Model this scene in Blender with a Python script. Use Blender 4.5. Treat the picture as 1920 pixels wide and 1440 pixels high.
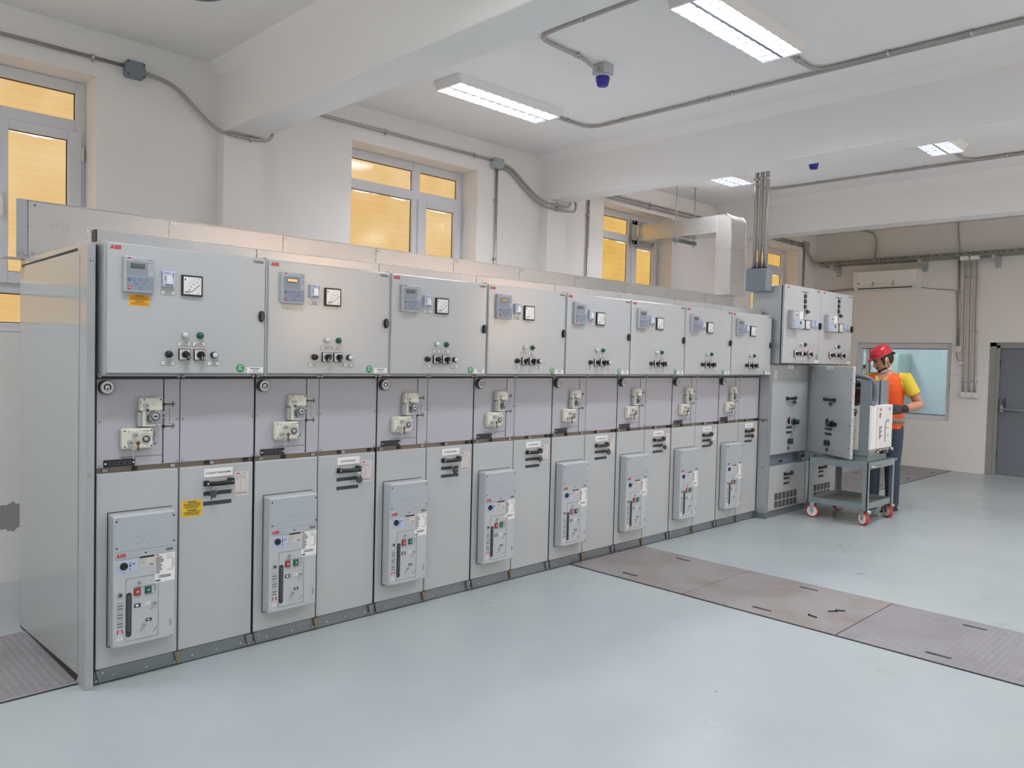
import bpy, bmesh, math, random
from mathutils import Vector, Matrix
for o in list(bpy.data.objects): bpy.data.objects.remove(o)
random.seed(7)
scene = bpy.context.scene
C = scene.collection

# ------------------------------------------------------------------ camera
cam_d = bpy.data.cameras.new('camera'); cam = bpy.data.objects.new('camera', cam_d); C.objects.link(cam)
cam_d.sensor_width = 36.0; cam_d.lens = 1478.3156 / 1920 * 36.0; cam_d.clip_start = 0.05
_r = Vector((0.710823596510702, -0.702961988074515, 0.023963680141332332))
_u = Vector((0.007034926712454981, 0.04117343212957153, 0.9991272482986449))
_f = Vector((0.703335143761309, 0.7100346412739289, -0.03421233317477719))
M = Matrix((( _r.x, _u.x, -_f.x), (_r.y, _u.y, -_f.y), (_r.z, _u.z, -_f.z))).to_4x4()
M.translation = Vector((-1.14606, -3.77509, 1.51888))
cam.matrix_world = M
scene.camera = cam
# ------------------------------------------------------------------ world, exposure
w = bpy.data.worlds.new('world'); scene.world = w; w.use_nodes = True
w.node_tree.nodes['Background'].inputs[0].default_value = (0.75, 0.82, 0.9, 1)
w.node_tree.nodes['Background'].inputs[1].default_value = 0.35
vs = scene.view_settings
vs.view_transform = 'Standard'; vs.look = 'None'; vs.gamma = 1; vs.use_curve_mapping = False; vs.exposure = 0.4
LAMP_W = 47.0          # watts of each twin-tube ceiling light
LAMP_COL = (0.93, 0.935, 1.0)
AMBER_BACK = 0.72       # glow of the film-covered windows in the back wall
AMBER_FRONT = 4.4      # glow of the film-covered windows behind the camera

DAY_LEFT = 1.7         # cool daylight from windows added in the unseen near end wall
# ------------------------------------------------------------------ materials
def lin(c):
    out = []
    for v in c[:3]:
        v = v / 255.0
        out.append(v / 12.92 if v <= 0.04045 else ((v + 0.055) / 1.055) ** 2.4)
    return (*out, 1.0)
def mat(name, col, rough=0.5, metal=0.0, noise=0.0, nscale=6.0, bump=0.0, bscale=40.0, spec=0.5, coat=0.0, rnoise=0.0):
    m = bpy.data.materials.new(name); m.use_nodes = True
    nt = m.node_tree; b = nt.nodes['Principled BSDF']
    b.inputs['Base Color'].default_value = lin(col); b.inputs['Roughness'].default_value = rough
    b.inputs['Metallic'].default_value = metal; b.inputs['Specular IOR Level'].default_value = spec
    if coat: b.inputs['Coat Weight'].default_value = coat; b.inputs['Coat Roughness'].default_value = 0.12
    if noise or bump or rnoise:
        tc = nt.nodes.new('ShaderNodeTexCoord')
    if noise or rnoise:
        n = nt.nodes.new('ShaderNodeTexNoise'); n.inputs['Scale'].default_value = nscale; n.inputs['Detail'].default_value = 5
        nt.links.new(tc.outputs['Object'], n.inputs['Vector'])
    if noise:
        mx = nt.nodes.new('ShaderNodeMix'); mx.data_type = 'RGBA'
        c = lin(col)
        mx.inputs[6].default_value = (*[v * (1 - noise) for v in c[:3]], 1); mx.inputs[7].default_value = (*[min(1, v * (1 + noise)) for v in c[:3]], 1)
        nt.links.new(n.outputs['Fac'], mx.inputs[0]); nt.links.new(mx.outputs[2], b.inputs['Base Color'])
    if rnoise:
        mr = nt.nodes.new('ShaderNodeMapRange'); mr.inputs[1].default_value = 0.3; mr.inputs[2].default_value = 0.7
        mr.inputs[3].default_value = max(0.02, rough - rnoise); mr.inputs[4].default_value = rough + rnoise
        nt.links.new(n.outputs['Fac'], mr.inputs[0]); nt.links.new(mr.outputs[0], b.inputs['Roughness'])
    if bump:
        n2 = nt.nodes.new('ShaderNodeTexNoise'); n2.inputs['Scale'].default_value = bscale; n2.inputs['Detail'].default_value = 3
        nt.links.new(tc.outputs['Object'], n2.inputs['Vector'])
        bp = nt.nodes.new('ShaderNodeBump'); bp.inputs['Strength'].default_value = bump; bp.inputs['Distance'].default_value = 0.01
        nt.links.new(n2.outputs['Fac'], bp.inputs['Height']); nt.links.new(bp.outputs[0], b.inputs['Normal'])
    return m
def emis(name, col, strength):
    m = bpy.data.materials.new(name); m.use_nodes = True; nt = m.node_tree; nt.nodes.clear()
    e = nt.nodes.new('ShaderNodeEmission'); e.inputs[0].default_value = lin(col); e.inputs[1].default_value = strength
    o = nt.nodes.new('ShaderNodeOutputMaterial'); nt.links.new(e.outputs[0], o.inputs[0]); return m

PAINT = mat('cabinet_paint', (184, 188, 189), 0.17, noise=0.012, nscale=3, bump=0.012, bscale=120, spec=0.85)
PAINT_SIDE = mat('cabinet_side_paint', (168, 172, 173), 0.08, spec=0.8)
MID = mat('operating_panel_paint', (182, 182, 190), 0.30, bump=0.02, bscale=180)
COVER = mat('breaker_cover_paint', (188, 194, 197), 0.33)
COVER_SIDE = mat('breaker_cover_plate_paint', (176, 184, 190), 0.3)
GALV = mat('galvanised_steel', (186, 191, 195), 0.36, 0.6, noise=0.05, nscale=14, rnoise=0.06)
GALV_DUCT = mat('galvanised_duct_sheet', (214, 212, 208), 0.30, 0.75, noise=0.03, nscale=9, rnoise=0.04)
GALV_DARK = mat('galvanised_plinth', (138, 146, 150), 0.4, 0.7, noise=0.1, nscale=8)
STEEL_PIPE = mat('conduit_steel', (176, 172, 168), 0.35, 0.55, noise=0.08, nscale=10)
CHROME = mat('bright_steel', (205, 205, 205), 0.18, 1.0)
BLACK = mat('black_plastic', (26, 27, 30), 0.4)
DARK = mat('dark_gap', (38, 40, 43), 0.7)
DGREY = mat('dark_grey_plastic', (70, 75, 80), 0.45)
SLOT = mat('slot_dark_grey', (58, 66, 72), 0.6)
WHITE = mat('white_plastic', (232, 232, 230), 0.4)
LABEL = mat('white_label', (238, 238, 236), 0.45)
CREAM = mat('cream_plastic', (222, 220, 206), 0.42)
CREAMG = mat('grey_recess_plastic', (160, 166, 166), 0.42)
RED = mat('logo_red', (200, 30, 38), 0.4)
REDB = mat('red_button', (172, 58, 52), 0.4)
GREEN = mat('green_button', (20, 98, 74), 0.3)
GREENS = mat('green_sticker', (24, 140, 78), 0.4)
YELLOW = mat('yellow_label', (226, 190, 40), 0.5)
ORANGEY = mat('orange_yellow_label', (238, 170, 30), 0.5)
INK = mat('ink', (48, 50, 54), 0.6)
INKL = mat('light_ink', (120, 124, 126), 0.6)
INKB = mat('blue_ink', (92, 122, 205), 0.5)
RELAY = mat('relay_grey', (178, 184, 190), 0.4)
RELAYD = mat('relay_keypad_grey', (142, 150, 160), 0.45)
LCD = mat('lcd_grey', (96, 104, 94), 0.3)
LCDA = emis('lcd_amber', (246, 205, 140), 0.8)
LAV = mat('indicator_lavender', (186, 196, 220), 0.4)
METER = mat('meter_face', (232, 232, 230), 0.15, coat=0.5)
LENSW = mat('clear_lens', (222, 224, 224), 0.2)
WALL = mat('wall_white', (240, 238, 236), 0.7, noise=0.012, nscale=2, bump=0.05, bscale=30)
WALLP = mat('pillar_white', (240, 238, 236), 0.7, bump=0.05, bscale=30)
CEIL = mat('ceiling_white', (243, 242, 241), 0.75, bump=0.03, bscale=25)
UPVC = mat('window_frame_white', (222, 225, 232), 0.35)
GASKET = mat('gasket_black', (52, 46, 42), 0.6)
GBOX = mat('grey_painted_box', (128, 137, 145), 0.5)
CARTP = mat('cart_paint', (132, 146, 148), 0.42, noise=0.05, nscale=8)
CARTB = mat('cart_tray_floor', (128, 128, 118), 0.6, noise=0.15, nscale=10)
WHEELR = mat('red_wheel_tyre', (196, 70, 58), 0.45)
BROWNI = mat('brown_insulator', (84, 36, 34), 0.3)
HOSE = mat('grey_hose', (96, 106, 122), 0.45)
DOORG = mat('grey_door_paint', (120, 126, 136), 0.4, bump=0.03, bscale=60)
DOORF = mat('door_frame_grey', (152, 153, 152), 0.45)
BLUEP = mat('blue_plastic', (40, 40, 150), 0.4)
BLUESTEEL = mat('compartment_blue_grey', (120, 134, 146), 0.4, 0.3)
SKIN = mat('skin', (196, 138, 112), 0.5)
HAIR = mat('hair', (44, 36, 32), 0.6)
VEST = mat('orange_vest', (238, 92, 32), 0.7, bump=0.25, bscale=22)
SHIRT = mat('yellow_shirt', (222, 196, 62), 0.8, bump=0.2, bscale=20)
JEANS = mat('navy_trousers', (62, 72, 90), 0.85, bump=0.2, bscale=30)
SHOE = mat('dark_shoe', (42, 42, 44), 0.6)
STRIPE = mat('reflective_stripe', (140, 136, 132), 0.35)
HELMET = mat('red_helmet', (188, 40, 54), 0.25)
MASK = mat('white_mask', (228, 214, 206), 0.8)
TUBE = emis('fluorescent_tube', (244, 248, 255), 14.0)
REFLECT = mat('louvre_aluminium', (176, 182, 192), 0.22, 0.9)

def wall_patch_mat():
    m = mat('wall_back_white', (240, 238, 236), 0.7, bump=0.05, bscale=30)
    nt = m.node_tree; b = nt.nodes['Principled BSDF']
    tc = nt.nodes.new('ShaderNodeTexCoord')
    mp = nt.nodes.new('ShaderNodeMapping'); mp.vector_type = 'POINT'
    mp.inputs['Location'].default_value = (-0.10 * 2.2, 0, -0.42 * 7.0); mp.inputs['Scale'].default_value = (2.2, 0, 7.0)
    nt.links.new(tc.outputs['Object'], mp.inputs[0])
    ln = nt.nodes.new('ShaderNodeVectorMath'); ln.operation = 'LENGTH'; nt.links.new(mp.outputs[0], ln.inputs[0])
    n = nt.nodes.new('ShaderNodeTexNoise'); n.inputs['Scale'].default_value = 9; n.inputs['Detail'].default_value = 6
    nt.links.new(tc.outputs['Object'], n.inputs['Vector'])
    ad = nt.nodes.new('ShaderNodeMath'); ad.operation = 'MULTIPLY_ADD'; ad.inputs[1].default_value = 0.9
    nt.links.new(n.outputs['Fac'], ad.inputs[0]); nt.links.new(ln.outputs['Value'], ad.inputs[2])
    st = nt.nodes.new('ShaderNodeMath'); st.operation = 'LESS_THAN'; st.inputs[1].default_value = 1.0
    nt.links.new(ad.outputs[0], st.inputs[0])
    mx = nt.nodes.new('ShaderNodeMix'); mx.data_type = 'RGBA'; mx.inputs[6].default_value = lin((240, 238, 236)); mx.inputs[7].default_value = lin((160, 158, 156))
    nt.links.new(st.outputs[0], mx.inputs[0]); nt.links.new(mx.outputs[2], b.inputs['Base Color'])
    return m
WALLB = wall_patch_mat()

def floor_mat():
    m = bpy.data.materials.new('floor_epoxy'); m.use_nodes = True; nt = m.node_tree; b = nt.nodes['Principled BSDF']
    tc = nt.nodes.new('ShaderNodeTexCoord')
    n = nt.nodes.new('ShaderNodeTexNoise'); n.inputs['Scale'].default_value = 0.9; n.inputs['Detail'].default_value = 7; n.inputs['Roughness'].default_value = 0.62
    nt.links.new(tc.outputs['Object'], n.inputs['Vector'])
    cr = nt.nodes.new('ShaderNodeValToRGB'); e = cr.color_ramp.elements
    e[0].position = 0.30; e[0].color = lin((157, 167, 169)); e[1].position = 0.72; e[1].color = lin((170, 179, 180))
    nt.links.new(n.outputs['Fac'], cr.inputs[0])
    n3 = nt.nodes.new('ShaderNodeTexNoise'); n3.inputs['Scale'].default_value = 14; n3.inputs['Detail'].default_value = 4
    mp = nt.nodes.new('ShaderNodeMapping'); mp.inputs['Scale'].default_value = (1, 0.35, 1); nt.links.new(tc.outputs['Object'], mp.inputs[0]); nt.links.new(mp.outputs[0], n3.inputs['Vector'])
    r3 = nt.nodes.new('ShaderNodeMapRange'); r3.inputs[1].default_value = 0.72; r3.inputs[2].default_value = 0.95; nt.links.new(n3.outputs['Fac'], r3.inputs[0])
    mx = nt.nodes.new('ShaderNodeMix'); mx.data_type = 'RGBA'; mx.inputs[7].default_value = lin((188, 193, 190))
    nt.links.new(r3.outputs[0], mx.inputs[0]); nt.links.new(cr.outputs[0], mx.inputs[6]); nt.links.new(mx.outputs[2], b.inputs['Base Color'])
    n2 = nt.nodes.new('ShaderNodeTexNoise'); n2.inputs['Scale'].default_value = 2.2; n2.inputs['Detail'].default_value = 6
    nt.links.new(tc.outputs['Object'], n2.inputs['Vector'])
    mr = nt.nodes.new('ShaderNodeMapRange'); mr.inputs[1].default_value = 0.3; mr.inputs[2].default_value = 0.7; mr.inputs[3].default_value = 0.27; mr.inputs[4].default_value = 0.36
    nt.links.new(n2.outputs['Fac'], mr.inputs[0]); nt.links.new(mr.outputs[0], b.inputs['Roughness'])
    bp = nt.nodes.new('ShaderNodeBump'); bp.inputs['Strength'].default_value = 0.02; bp.inputs['Distance'].default_value = 0.02
    nt.links.new(n2.outputs['Fac'], bp.inputs['Height']); nt.links.new(bp.outputs[0], b.inputs['Normal'])
    return m
FLOOR = floor_mat()

def plate_mat(name, col, stain):
    # steel chequer plate: relief of alternating diamonds plus rust stains
    m = bpy.data.materials.new(name); m.use_nodes = True; nt = m.node_tree; b = nt.nodes['Principled BSDF']
    b.inputs['Metallic'].default_value = 0.35; b.inputs['Roughness'].default_value = 0.42
    tc = nt.nodes.new('ShaderNodeTexCoord')
    def wave(rot):
        mp = nt.nodes.new('ShaderNodeMapping'); mp.inputs['Rotation'].default_value = (0, 0, rot); nt.links.new(tc.outputs['Object'], mp.inputs[0])
        s = nt.nodes.new('ShaderNodeSeparateXYZ'); nt.links.new(mp.outputs[0], s.inputs[0])
        def sn(out, k):
            a = nt.nodes.new('ShaderNodeMath'); a.operation = 'MULTIPLY'; a.inputs[1].default_value = k; nt.links.new(out, a.inputs[0])
            c = nt.nodes.new('ShaderNodeMath'); c.operation = 'SINE'; nt.links.new(a.outputs[0], c.inputs[0]); return c
        a = sn(s.outputs[0], 2 * math.pi / 0.046); c = sn(s.outputs[1], 2 * math.pi / 0.046)
        pr = nt.nodes.new('ShaderNodeMath'); pr.operation = 'MULTIPLY'; nt.links.new(a.outputs[0], pr.inputs[0]); nt.links.new(c.outputs[0], pr.inputs[1])
        return pr
    p = wave(math.pi / 4)
    ab = nt.nodes.new('ShaderNodeMapRange'); ab.inputs[1].default_value = 0.25; ab.inputs[2].default_value = 0.6; nt.links.new(p.outputs[0], ab.inputs[0])
    bp = nt.nodes.new('ShaderNodeBump'); bp.inputs['Strength'].default_value = 0.9; bp.inputs['Distance'].default_value = 0.004
    nt.links.new(ab.outputs[0], bp.inputs['Height']); nt.links.new(bp.outputs[0], b.inputs['Normal'])
    n = nt.nodes.new('ShaderNodeTexNoise'); n.inputs['Scale'].default_value = 2.4; n.inputs['Detail'].default_value = 6; nt.links.new(tc.outputs['Object'], n.inputs['Vector'])
    cr = nt.nodes.new('ShaderNodeValToRGB'); e = cr.color_ramp.elements
    e[0].position = 0.36; e[0].color = lin(stain); e[1].position = 0.56; e[1].color = lin(col)
    nt.links.new(n.outputs['Fac'], cr.inputs[0])
    mx = nt.nodes.new('ShaderNodeMix'); mx.data_type = 'RGBA'; mx.blend_type = 'MULTIPLY'; mx.inputs[7].default_value = (0.86, 0.84, 0.82, 1)
    inv = nt.nodes.new('ShaderNodeMath'); inv.operation = 'SUBTRACT'; inv.inputs[0].default_value = 1.0; nt.links.new(ab.outputs[0], inv.inputs[1])
    nt.links.new(inv.outputs[0], mx.inputs[0]); nt.links.new(cr.outputs[0], mx.inputs[6]); nt.links.new(mx.outputs[2], b.inputs['Base Color'])
    return m
PLATE_RUST = plate_mat('chequer_plate_rusty', (166, 164, 165), (154, 144, 135))
PLATE = plate_mat('chequer_plate', (160, 160, 164), (150, 149, 153))

def film_mat(name, col, strength):
    # window pane covered inside with translucent amber film: daylight glows through it, bare glass shows white along the ragged edge
    m = bpy.data.materials.new(name); m.use_nodes = True; nt = m.node_tree; nt.nodes.clear()
    tc = nt.nodes.new('ShaderNodeTexCoord')
    n = nt.nodes.new('ShaderNodeTexNoise'); n.inputs['Scale'].default_value = 2.2; n.inputs['Detail'].default_value = 3; nt.links.new(tc.outputs['Object'], n.inputs['Vector'])
    s = nt.nodes.new('ShaderNodeSeparateXYZ'); nt.links.new(tc.outputs['Object'], s.inputs[0])
    sg = nt.nodes.new('ShaderNodeSeparateXYZ'); nt.links.new(tc.outputs['Generated'], sg.inputs[0])
    def math_(op, a, b=None, v=None):
        k = nt.nodes.new('ShaderNodeMath'); k.operation = op
        nt.links.new(a, k.inputs[0])
        if b is not None: nt.links.new(b, k.inputs[1])
        if v is not None: k.inputs[1].default_value = v
        return k.outputs[0]
    ln = math_('SINE', math_('MULTIPLY', s.outputs[2], v=2 * math.pi / 0.062))
    ln = math_('GREATER_THAN', ln, v=0.86)
    cr = nt.nodes.new('ShaderNodeValToRGB'); e = cr.color_ramp.elements; c = lin(col)
    e[0].position = 0.3; e[0].color = (c[0] * .93, c[1] * .86, c[2] * .7, 1); e[1].position = 0.7; e[1].color = (min(1, c[0] * 1.06), c[1] * 1.1, c[2] * 1.3, 1)
    nt.links.new(n.outputs['Fac'], cr.inputs[0])
    mx = nt.nodes.new('ShaderNodeMix'); mx.data_type = 'RGBA'; mx.inputs[7].default_value = (1, .8, .45, 1)
    nt.links.new(math_('MULTIPLY', ln, v=0.13), mx.inputs[0]); nt.links.new(cr.outputs[0], mx.inputs[6])
    # ragged bare edge around each pane
    n2 = nt.nodes.new('ShaderNodeTexNoise'); n2.inputs['Scale'].default_value = 5; n2.inputs['Detail'].default_value = 4; nt.links.new(tc.outputs['Object'], n2.inputs['Vector'])
    ex = math_('ABSOLUTE', math_('SUBTRACT', sg.outputs[0], v=0.5)); ez = math_('ABSOLUTE', math_('SUBTRACT', sg.outputs[2], v=0.5))
    ed = math_('SUBTRACT', math_('MAXIMUM', ex, ez), v=0.5)
    k = nt.nodes.new('ShaderNodeMath'); k.operation = 'MULTIPLY_ADD'; k.inputs[1].default_value = 0.10; nt.links.new(n2.outputs['Fac'], k.inputs[0]); nt.links.new(ed, k.inputs[2])
    eg = math_('GREATER_THAN', k.outputs[0], v=0.037)
    mx2 = nt.nodes.new('ShaderNodeMix'); mx2.data_type = 'RGBA'; mx2.inputs[7].default_value = (1.3, 1.25, 1.1, 1)
    nt.links.new(eg, mx2.inputs[0]); nt.links.new(mx.outputs[2], mx2.inputs[6])
    em = nt.nodes.new('ShaderNodeEmission'); em.inputs[1].default_value = strength; nt.links.new(mx2.outputs[2], em.inputs[0])
    gl = nt.nodes.new('ShaderNodeBsdfGlossy'); gl.inputs['Roughness'].default_value = 0.1; gl.inputs[0].default_value = (0.06, 0.06, 0.06, 1)
    ad = nt.nodes.new('ShaderNodeAddShader'); nt.links.new(em.outputs[0], ad.inputs[0]); nt.links.new(gl.outputs[0], ad.inputs[1])
    o = nt.nodes.new('ShaderNodeOutputMaterial'); nt.links.new(ad.outputs[0], o.inputs[0])
    return m
FILM = film_mat('amber_film_pane', (233, 195, 132), AMBER_BACK)
FILM_DEEP = film_mat('deep_amber_film_pane', (228, 184, 100), AMBER_BACK)
FILM_FRONT = film_mat('amber_film_pane_sunlit', (255, 214, 178), AMBER_FRONT)

DAYLIGHT = film_mat('daylit_pane', (214, 228, 248), DAY_LEFT)

def glass_mat():
    m = bpy.data.materials.new('clear_glass'); m.use_nodes = True; nt = m.node_tree; nt.nodes.clear()
    t = nt.nodes.new('ShaderNodeBsdfTransparent'); t.inputs[0].default_value = (0.86, 0.93, 0.94, 1)
    g = nt.nodes.new('ShaderNodeBsdfGlossy'); g.inputs['Roughness'].default_value = 0.02
    fr = nt.nodes.new('ShaderNodeFresnel'); fr.inputs[0].default_value = 1.5
    mx = nt.nodes.new('ShaderNodeMixShader'); nt.links.new(fr.outputs[0], mx.inputs[0]); nt.links.new(t.outputs[0], mx.inputs[1]); nt.links.new(g.outputs[0], mx.inputs[2])
    o = nt.nodes.new('ShaderNodeOutputMaterial'); nt.links.new(mx.outputs[0], o.inputs[0]); return m
GLASS = glass_mat()

# ------------------------------------------------------------------ mesh helpers
class MB:
    """collects boxes, tubes, discs ... and links them as ONE mesh object"""
    def __init__(s): s.v = []; s.f = []; s.m = []; s.sm = []; s.mats = []
    def mi(s, m):
        if m not in s.mats: s.mats.append(m)
        return s.mats.index(m)
    def add(s, vs, fs, m, smooth=False):
        o = len(s.v); s.v += [tuple(v) for v in vs]; k = s.mi(m)
        for f in fs: s.f.append([o + i for i in f]); s.m.append(k); s.sm.append(smooth)
        return s
    def box(s, x0, x1, y0, y1, z0, z1, m, rot=None, piv=None):
        vs = [Vector((x, y, z)) for z in (z0, z1) for y in (y0, y1) for x in (x0, x1)]
        if rot is not None:
            pv = Vector(piv) if piv is not None else Vector(((x0 + x1) / 2, (y0 + y1) / 2, (z0 + z1) / 2))
            vs = [rot @ (q - pv) + pv for q in vs]
        return s.add(vs, [(0, 2, 3, 1), (4, 5, 7, 6), (0, 1, 5, 4), (2, 6, 7, 3), (0, 4, 6, 2), (1, 3, 7, 5)], m)
    def bbox(s, x0, x1, y0, y1, z0, z1, m, b=0.003, seg=2):
        bm = bmesh.new(); bmesh.ops.create_cube(bm, size=1)
        for q in bm.verts: q.co = Vector((x0 + (q.co.x + .5) * (x1 - x0), y0 + (q.co.y + .5) * (y1 - y0), z0 + (q.co.z + .5) * (z1 - z0)))
        bmesh.ops.bevel(bm, geom=bm.edges[:], offset=b, segments=seg, affect='EDGES', profile=0.5)
        bm.verts.ensure_lookup_table()
        s.add([q.co.copy() for q in bm.verts], [[q.index for q in f.verts] for f in bm.faces], m); bm.free(); return s
    def tube(s, pts, r, m, n=10, cap=True, smooth=True):
        pts = [Vector(q) for q in pts]; rs = r if isinstance(r, (list, tuple)) else [r] * len(pts)
        ring0 = None; vs = []; prev = None
        for i, q in enumerate(pts):
            if i == 0: t = pts[1] - q
            elif i == len(pts) - 1: t = q - pts[i - 1]
            else: t = (pts[i + 1] - q).normalized() + (q - pts[i - 1]).normalized()
            t.normalize()
            if prev is None:
                a = Vector((0, 0, 1)) if abs(t.z) < 0.9 else Vector((1, 0, 0)); u = t.cross(a).normalized()
            else: u = (prev - t * prev.dot(t)).normalized()
            prev = u; w_ = t.cross(u)
            for k in range(n):
                an = 2 * math.pi * k / n; vs.append(q + (u * math.cos(an) + w_ * math.sin(an)) * rs[i])
        fs = []
        for i in range(len(pts) - 1):
            for k in range(n): fs.append((i * n + k, i * n + (k + 1) % n, (i + 1) * n + (k + 1) % n, (i + 1) * n + k))
        s.add(vs, fs, m, smooth)
        if cap:
            o = len(s.v) - len(vs); kk = s.mi(m)
            s.f.append([o + k for k in range(n)][::-1]); s.m.append(kk); s.sm.append(False)
            s.f.append([o + (len(pts) - 1) * n + k for k in range(n)]); s.m.append(kk); s.sm.append(False)
        return s
    def disc(s, c, axis, r, d, m, n=20, r2=None):
        """cylinder from c along axis by d"""
        c = Vector(c); a = Vector(axis).normalized()
        return s.tube([c, c + a * d], [r, r if r2 is None else r2], m, n, True, False if n < 9 else True)
    def ring(s, c, r0, r1, y0, y1, m, n=24, a0=0.0, a1=2 * math.pi):
        """flat ring (or arc) in the XZ plane between depth y0 and y1"""
        full = abs(a1 - a0 - 2 * math.pi) < 1e-6; k = n if full else n + 1
        vs = []
        for i in range(k):
            an = a0 + (a1 - a0) * i / n
            for rr, yy in ((r0, y0), (r1, y0), (r1, y1), (r0, y1)): vs.append((c[0] + rr * math.cos(an), yy, c[1] + rr * math.sin(an)))
        fs = []
        for i in range(n):
            a, b = i * 4, ((i + 1) % k) * 4
            for q in range(4): fs.append((a + q, a + (q + 1) % 4, b + (q + 1) % 4, b + q))
        if not full: fs += [(0, 3, 2, 1), (4 * n, 4 * n + 1, 4 * n + 2, 4 * n + 3)]
        return s.add(vs, fs, m)
    def prism(s, poly, d0, d1, m, axis='y', smooth=False):
        """2D polygon extruded along an axis; poly coordinates are the two other axes in order"""
        n = len(poly)
        def pt(a, b, d): return {'x': (d, a, b), 'y': (a, d, b), 'z': (a, b, d)}[axis]
        vs = [pt(a, b, d0) for a, b in poly] + [pt(a, b, d1) for a, b in poly]
        fs = [list(range(n))[::-1], [n + i for i in range(n)]] + [(i, (i + 1) % n, n + (i + 1) % n, n + i) for i in range(n)]
        return s.add(vs, fs, m, smooth)
    def lathe(s, prof, c, m, n=20, axis='z'):
        vs = []
        for r, h in prof:
            for k in range(n):
                an = 2 * math.pi * k / n; a, b = r * math.cos(an), r * math.sin(an)
                vs.append({'z': (c[0] + a, c[1] + b, c[2] + h), 'y': (c[0] + a, c[1] + h, c[2] + b), 'x': (c[0] + h, c[1] + a, c[2] + b)}[axis])
        fs = [(i * n + k, i * n + (k + 1) % n, (i + 1) * n + (k + 1) % n, (i + 1) * n + k) for i in range(len(prof) - 1) for k in range(n)]
        fs += [list(range(n))[::-1], [(len(prof) - 1) * n + k for k in range(n)]]
        return s.add(vs, fs, m, True)
    def loft(s, rings, m):
        """rings: lists of points, same count; closed with caps"""
        n = len(rings[0]); vs = [q for r in rings for q in r]
        fs = [(i * n + k, i * n + (k + 1) % n, (i + 1) * n + (k + 1) % n, (i + 1) * n + k) for i in range(len(rings) - 1) for k in range(n)]
        fs += [list(range(n))[::-1], [(len(rings) - 1) * n + k for k in range(n)]]
        return s.add(vs, fs, m, True)
    def text(s, body, x, y, z, size, m, bold=0.0, align='LEFT', depth=0.0006, squash=1.0):
        """raised lettering on a surface that faces -y"""
        vs, fs = text_geo(body, size, bold, align, depth)
        return s.add([(x + a * squash, y - c, z + b) for a, b, c in vs], fs, m)
    def build(s, name, parent=None, loc=(0, 0, 0)):
        me = bpy.data.meshes.new(name); me.from_pydata(s.v, [], s.f)
        for m in s.mats: me.materials.append(m)
        me.polygons.foreach_set('material_index', s.m); me.polygons.foreach_set('use_smooth', s.sm)
        bm = bmesh.new(); bm.from_mesh(me); bmesh.ops.recalc_face_normals(bm, faces=bm.faces); bm.to_mesh(me); bm.free()
        me.update()
        o = bpy.data.objects.new(name, me); C.objects.link(o); o.location = loc
        if parent is not None: o.parent = parent
        return o
_tc = {}
def text_geo(body, size, bold, align, depth):
    key = (body, size, bold, align, depth)
    if key not in _tc:
        cu = bpy.data.curves.new('t', 'FONT'); cu.body = body; cu.size = size; cu.offset = bold; cu.align_x = align; cu.resolution_u = 2
        ob = bpy.data.objects.new('t', cu); C.objects.link(ob)
        dg = bpy.context.evaluated_depsgraph_get(); me = bpy.data.meshes.new_from_object(ob.evaluated_get(dg))
        vs = [tuple(q.co) for q in me.vertices]; fs = [list(p.vertices) for p in me.polygons]
        n = len(vs); ec = {}
        for f in fs:
            for i in range(len(f)):
                e = (f[i], f[(i + 1) % len(f)]); k = tuple(sorted(e)); ec.setdefault(k, []).append(e)
        v2 = [(a, b, depth) for a, b, c in vs] + [(a, b, 0.0) for a, b, c in vs]
        f2 = fs + [[e[0][0], e[0][1], e[0][1] + n, e[0][0] + n][::-1] for e in ec.values() if len(e) == 1]
        _tc[key] = (v2, f2)
        bpy.data.objects.remove(ob); bpy.data.meshes.remove(me); bpy.data.curves.remove(cu)
    return _tc[key]
def abb(mb, x, y, z, h, red=RED, gap=None):
    """the red three-letter mark: bold letters cut by one horizontal and two/three vertical lines"""
    u = h / 10.0; d = 0.0007
    def P(poly): mb.prism([(x + a * u, z + b * u) for a, b in poly], y - d, y, red, 'y')
    # letter A (two halves, upper and lower)
    P([(0, 0), (1.6, 4.7), (4.4, 4.7), (4.4, 1.9), (3.0, 1.9), (2.5, 0)]); P([(1.75, 5.2), (3.3, 10), (4.4, 10), (4.4, 5.2)])
    P([(8.9, 0), (7.3, 4.7), (4.8, 4.7), (4.8, 1.9), (6.0, 1.9), (6.5, 0)]); P([(7.1, 5.2), (5.7, 10), (4.8, 10), (4.8, 5.2)])
    for ox in (9.6, 17.2):
        P([(ox, 0), (ox, 4.7), (ox + 3.3, 4.7), (ox + 3.3, 3.4), (ox + 2.3, 3.4), (ox + 2.3, 1.6), (ox + 3.3, 1.6), (ox + 3.3, 0)])
        P([(ox, 5.2), (ox, 10), (ox + 3.3, 10), (ox + 3.3, 8.4), (ox + 2.3, 8.4), (ox + 2.3, 6.4), (ox + 3.3, 6.4), (ox + 3.3, 5.2)])
        P([(ox + 3.7, 0), (ox + 3.7, 1.6), (ox + 4.4, 1.9), (ox + 4.4, 3.1), (ox + 3.7, 3.4), (ox + 3.7, 4.7), (ox + 6.7, 4.7), (ox + 7.0, 2.6), (ox + 6.4, 0.7), (ox + 5.0, 0)])
        P([(ox + 3.7, 5.2), (ox + 3.7, 6.4), (ox + 4.3, 6.7), (ox + 4.3, 8.1), (ox + 3.7, 8.4), (ox + 3.7, 10), (ox + 5.2, 10), (ox + 6.4, 9.2), (ox + 6.7, 7.4), (ox + 6.3, 5.2)])
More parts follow.
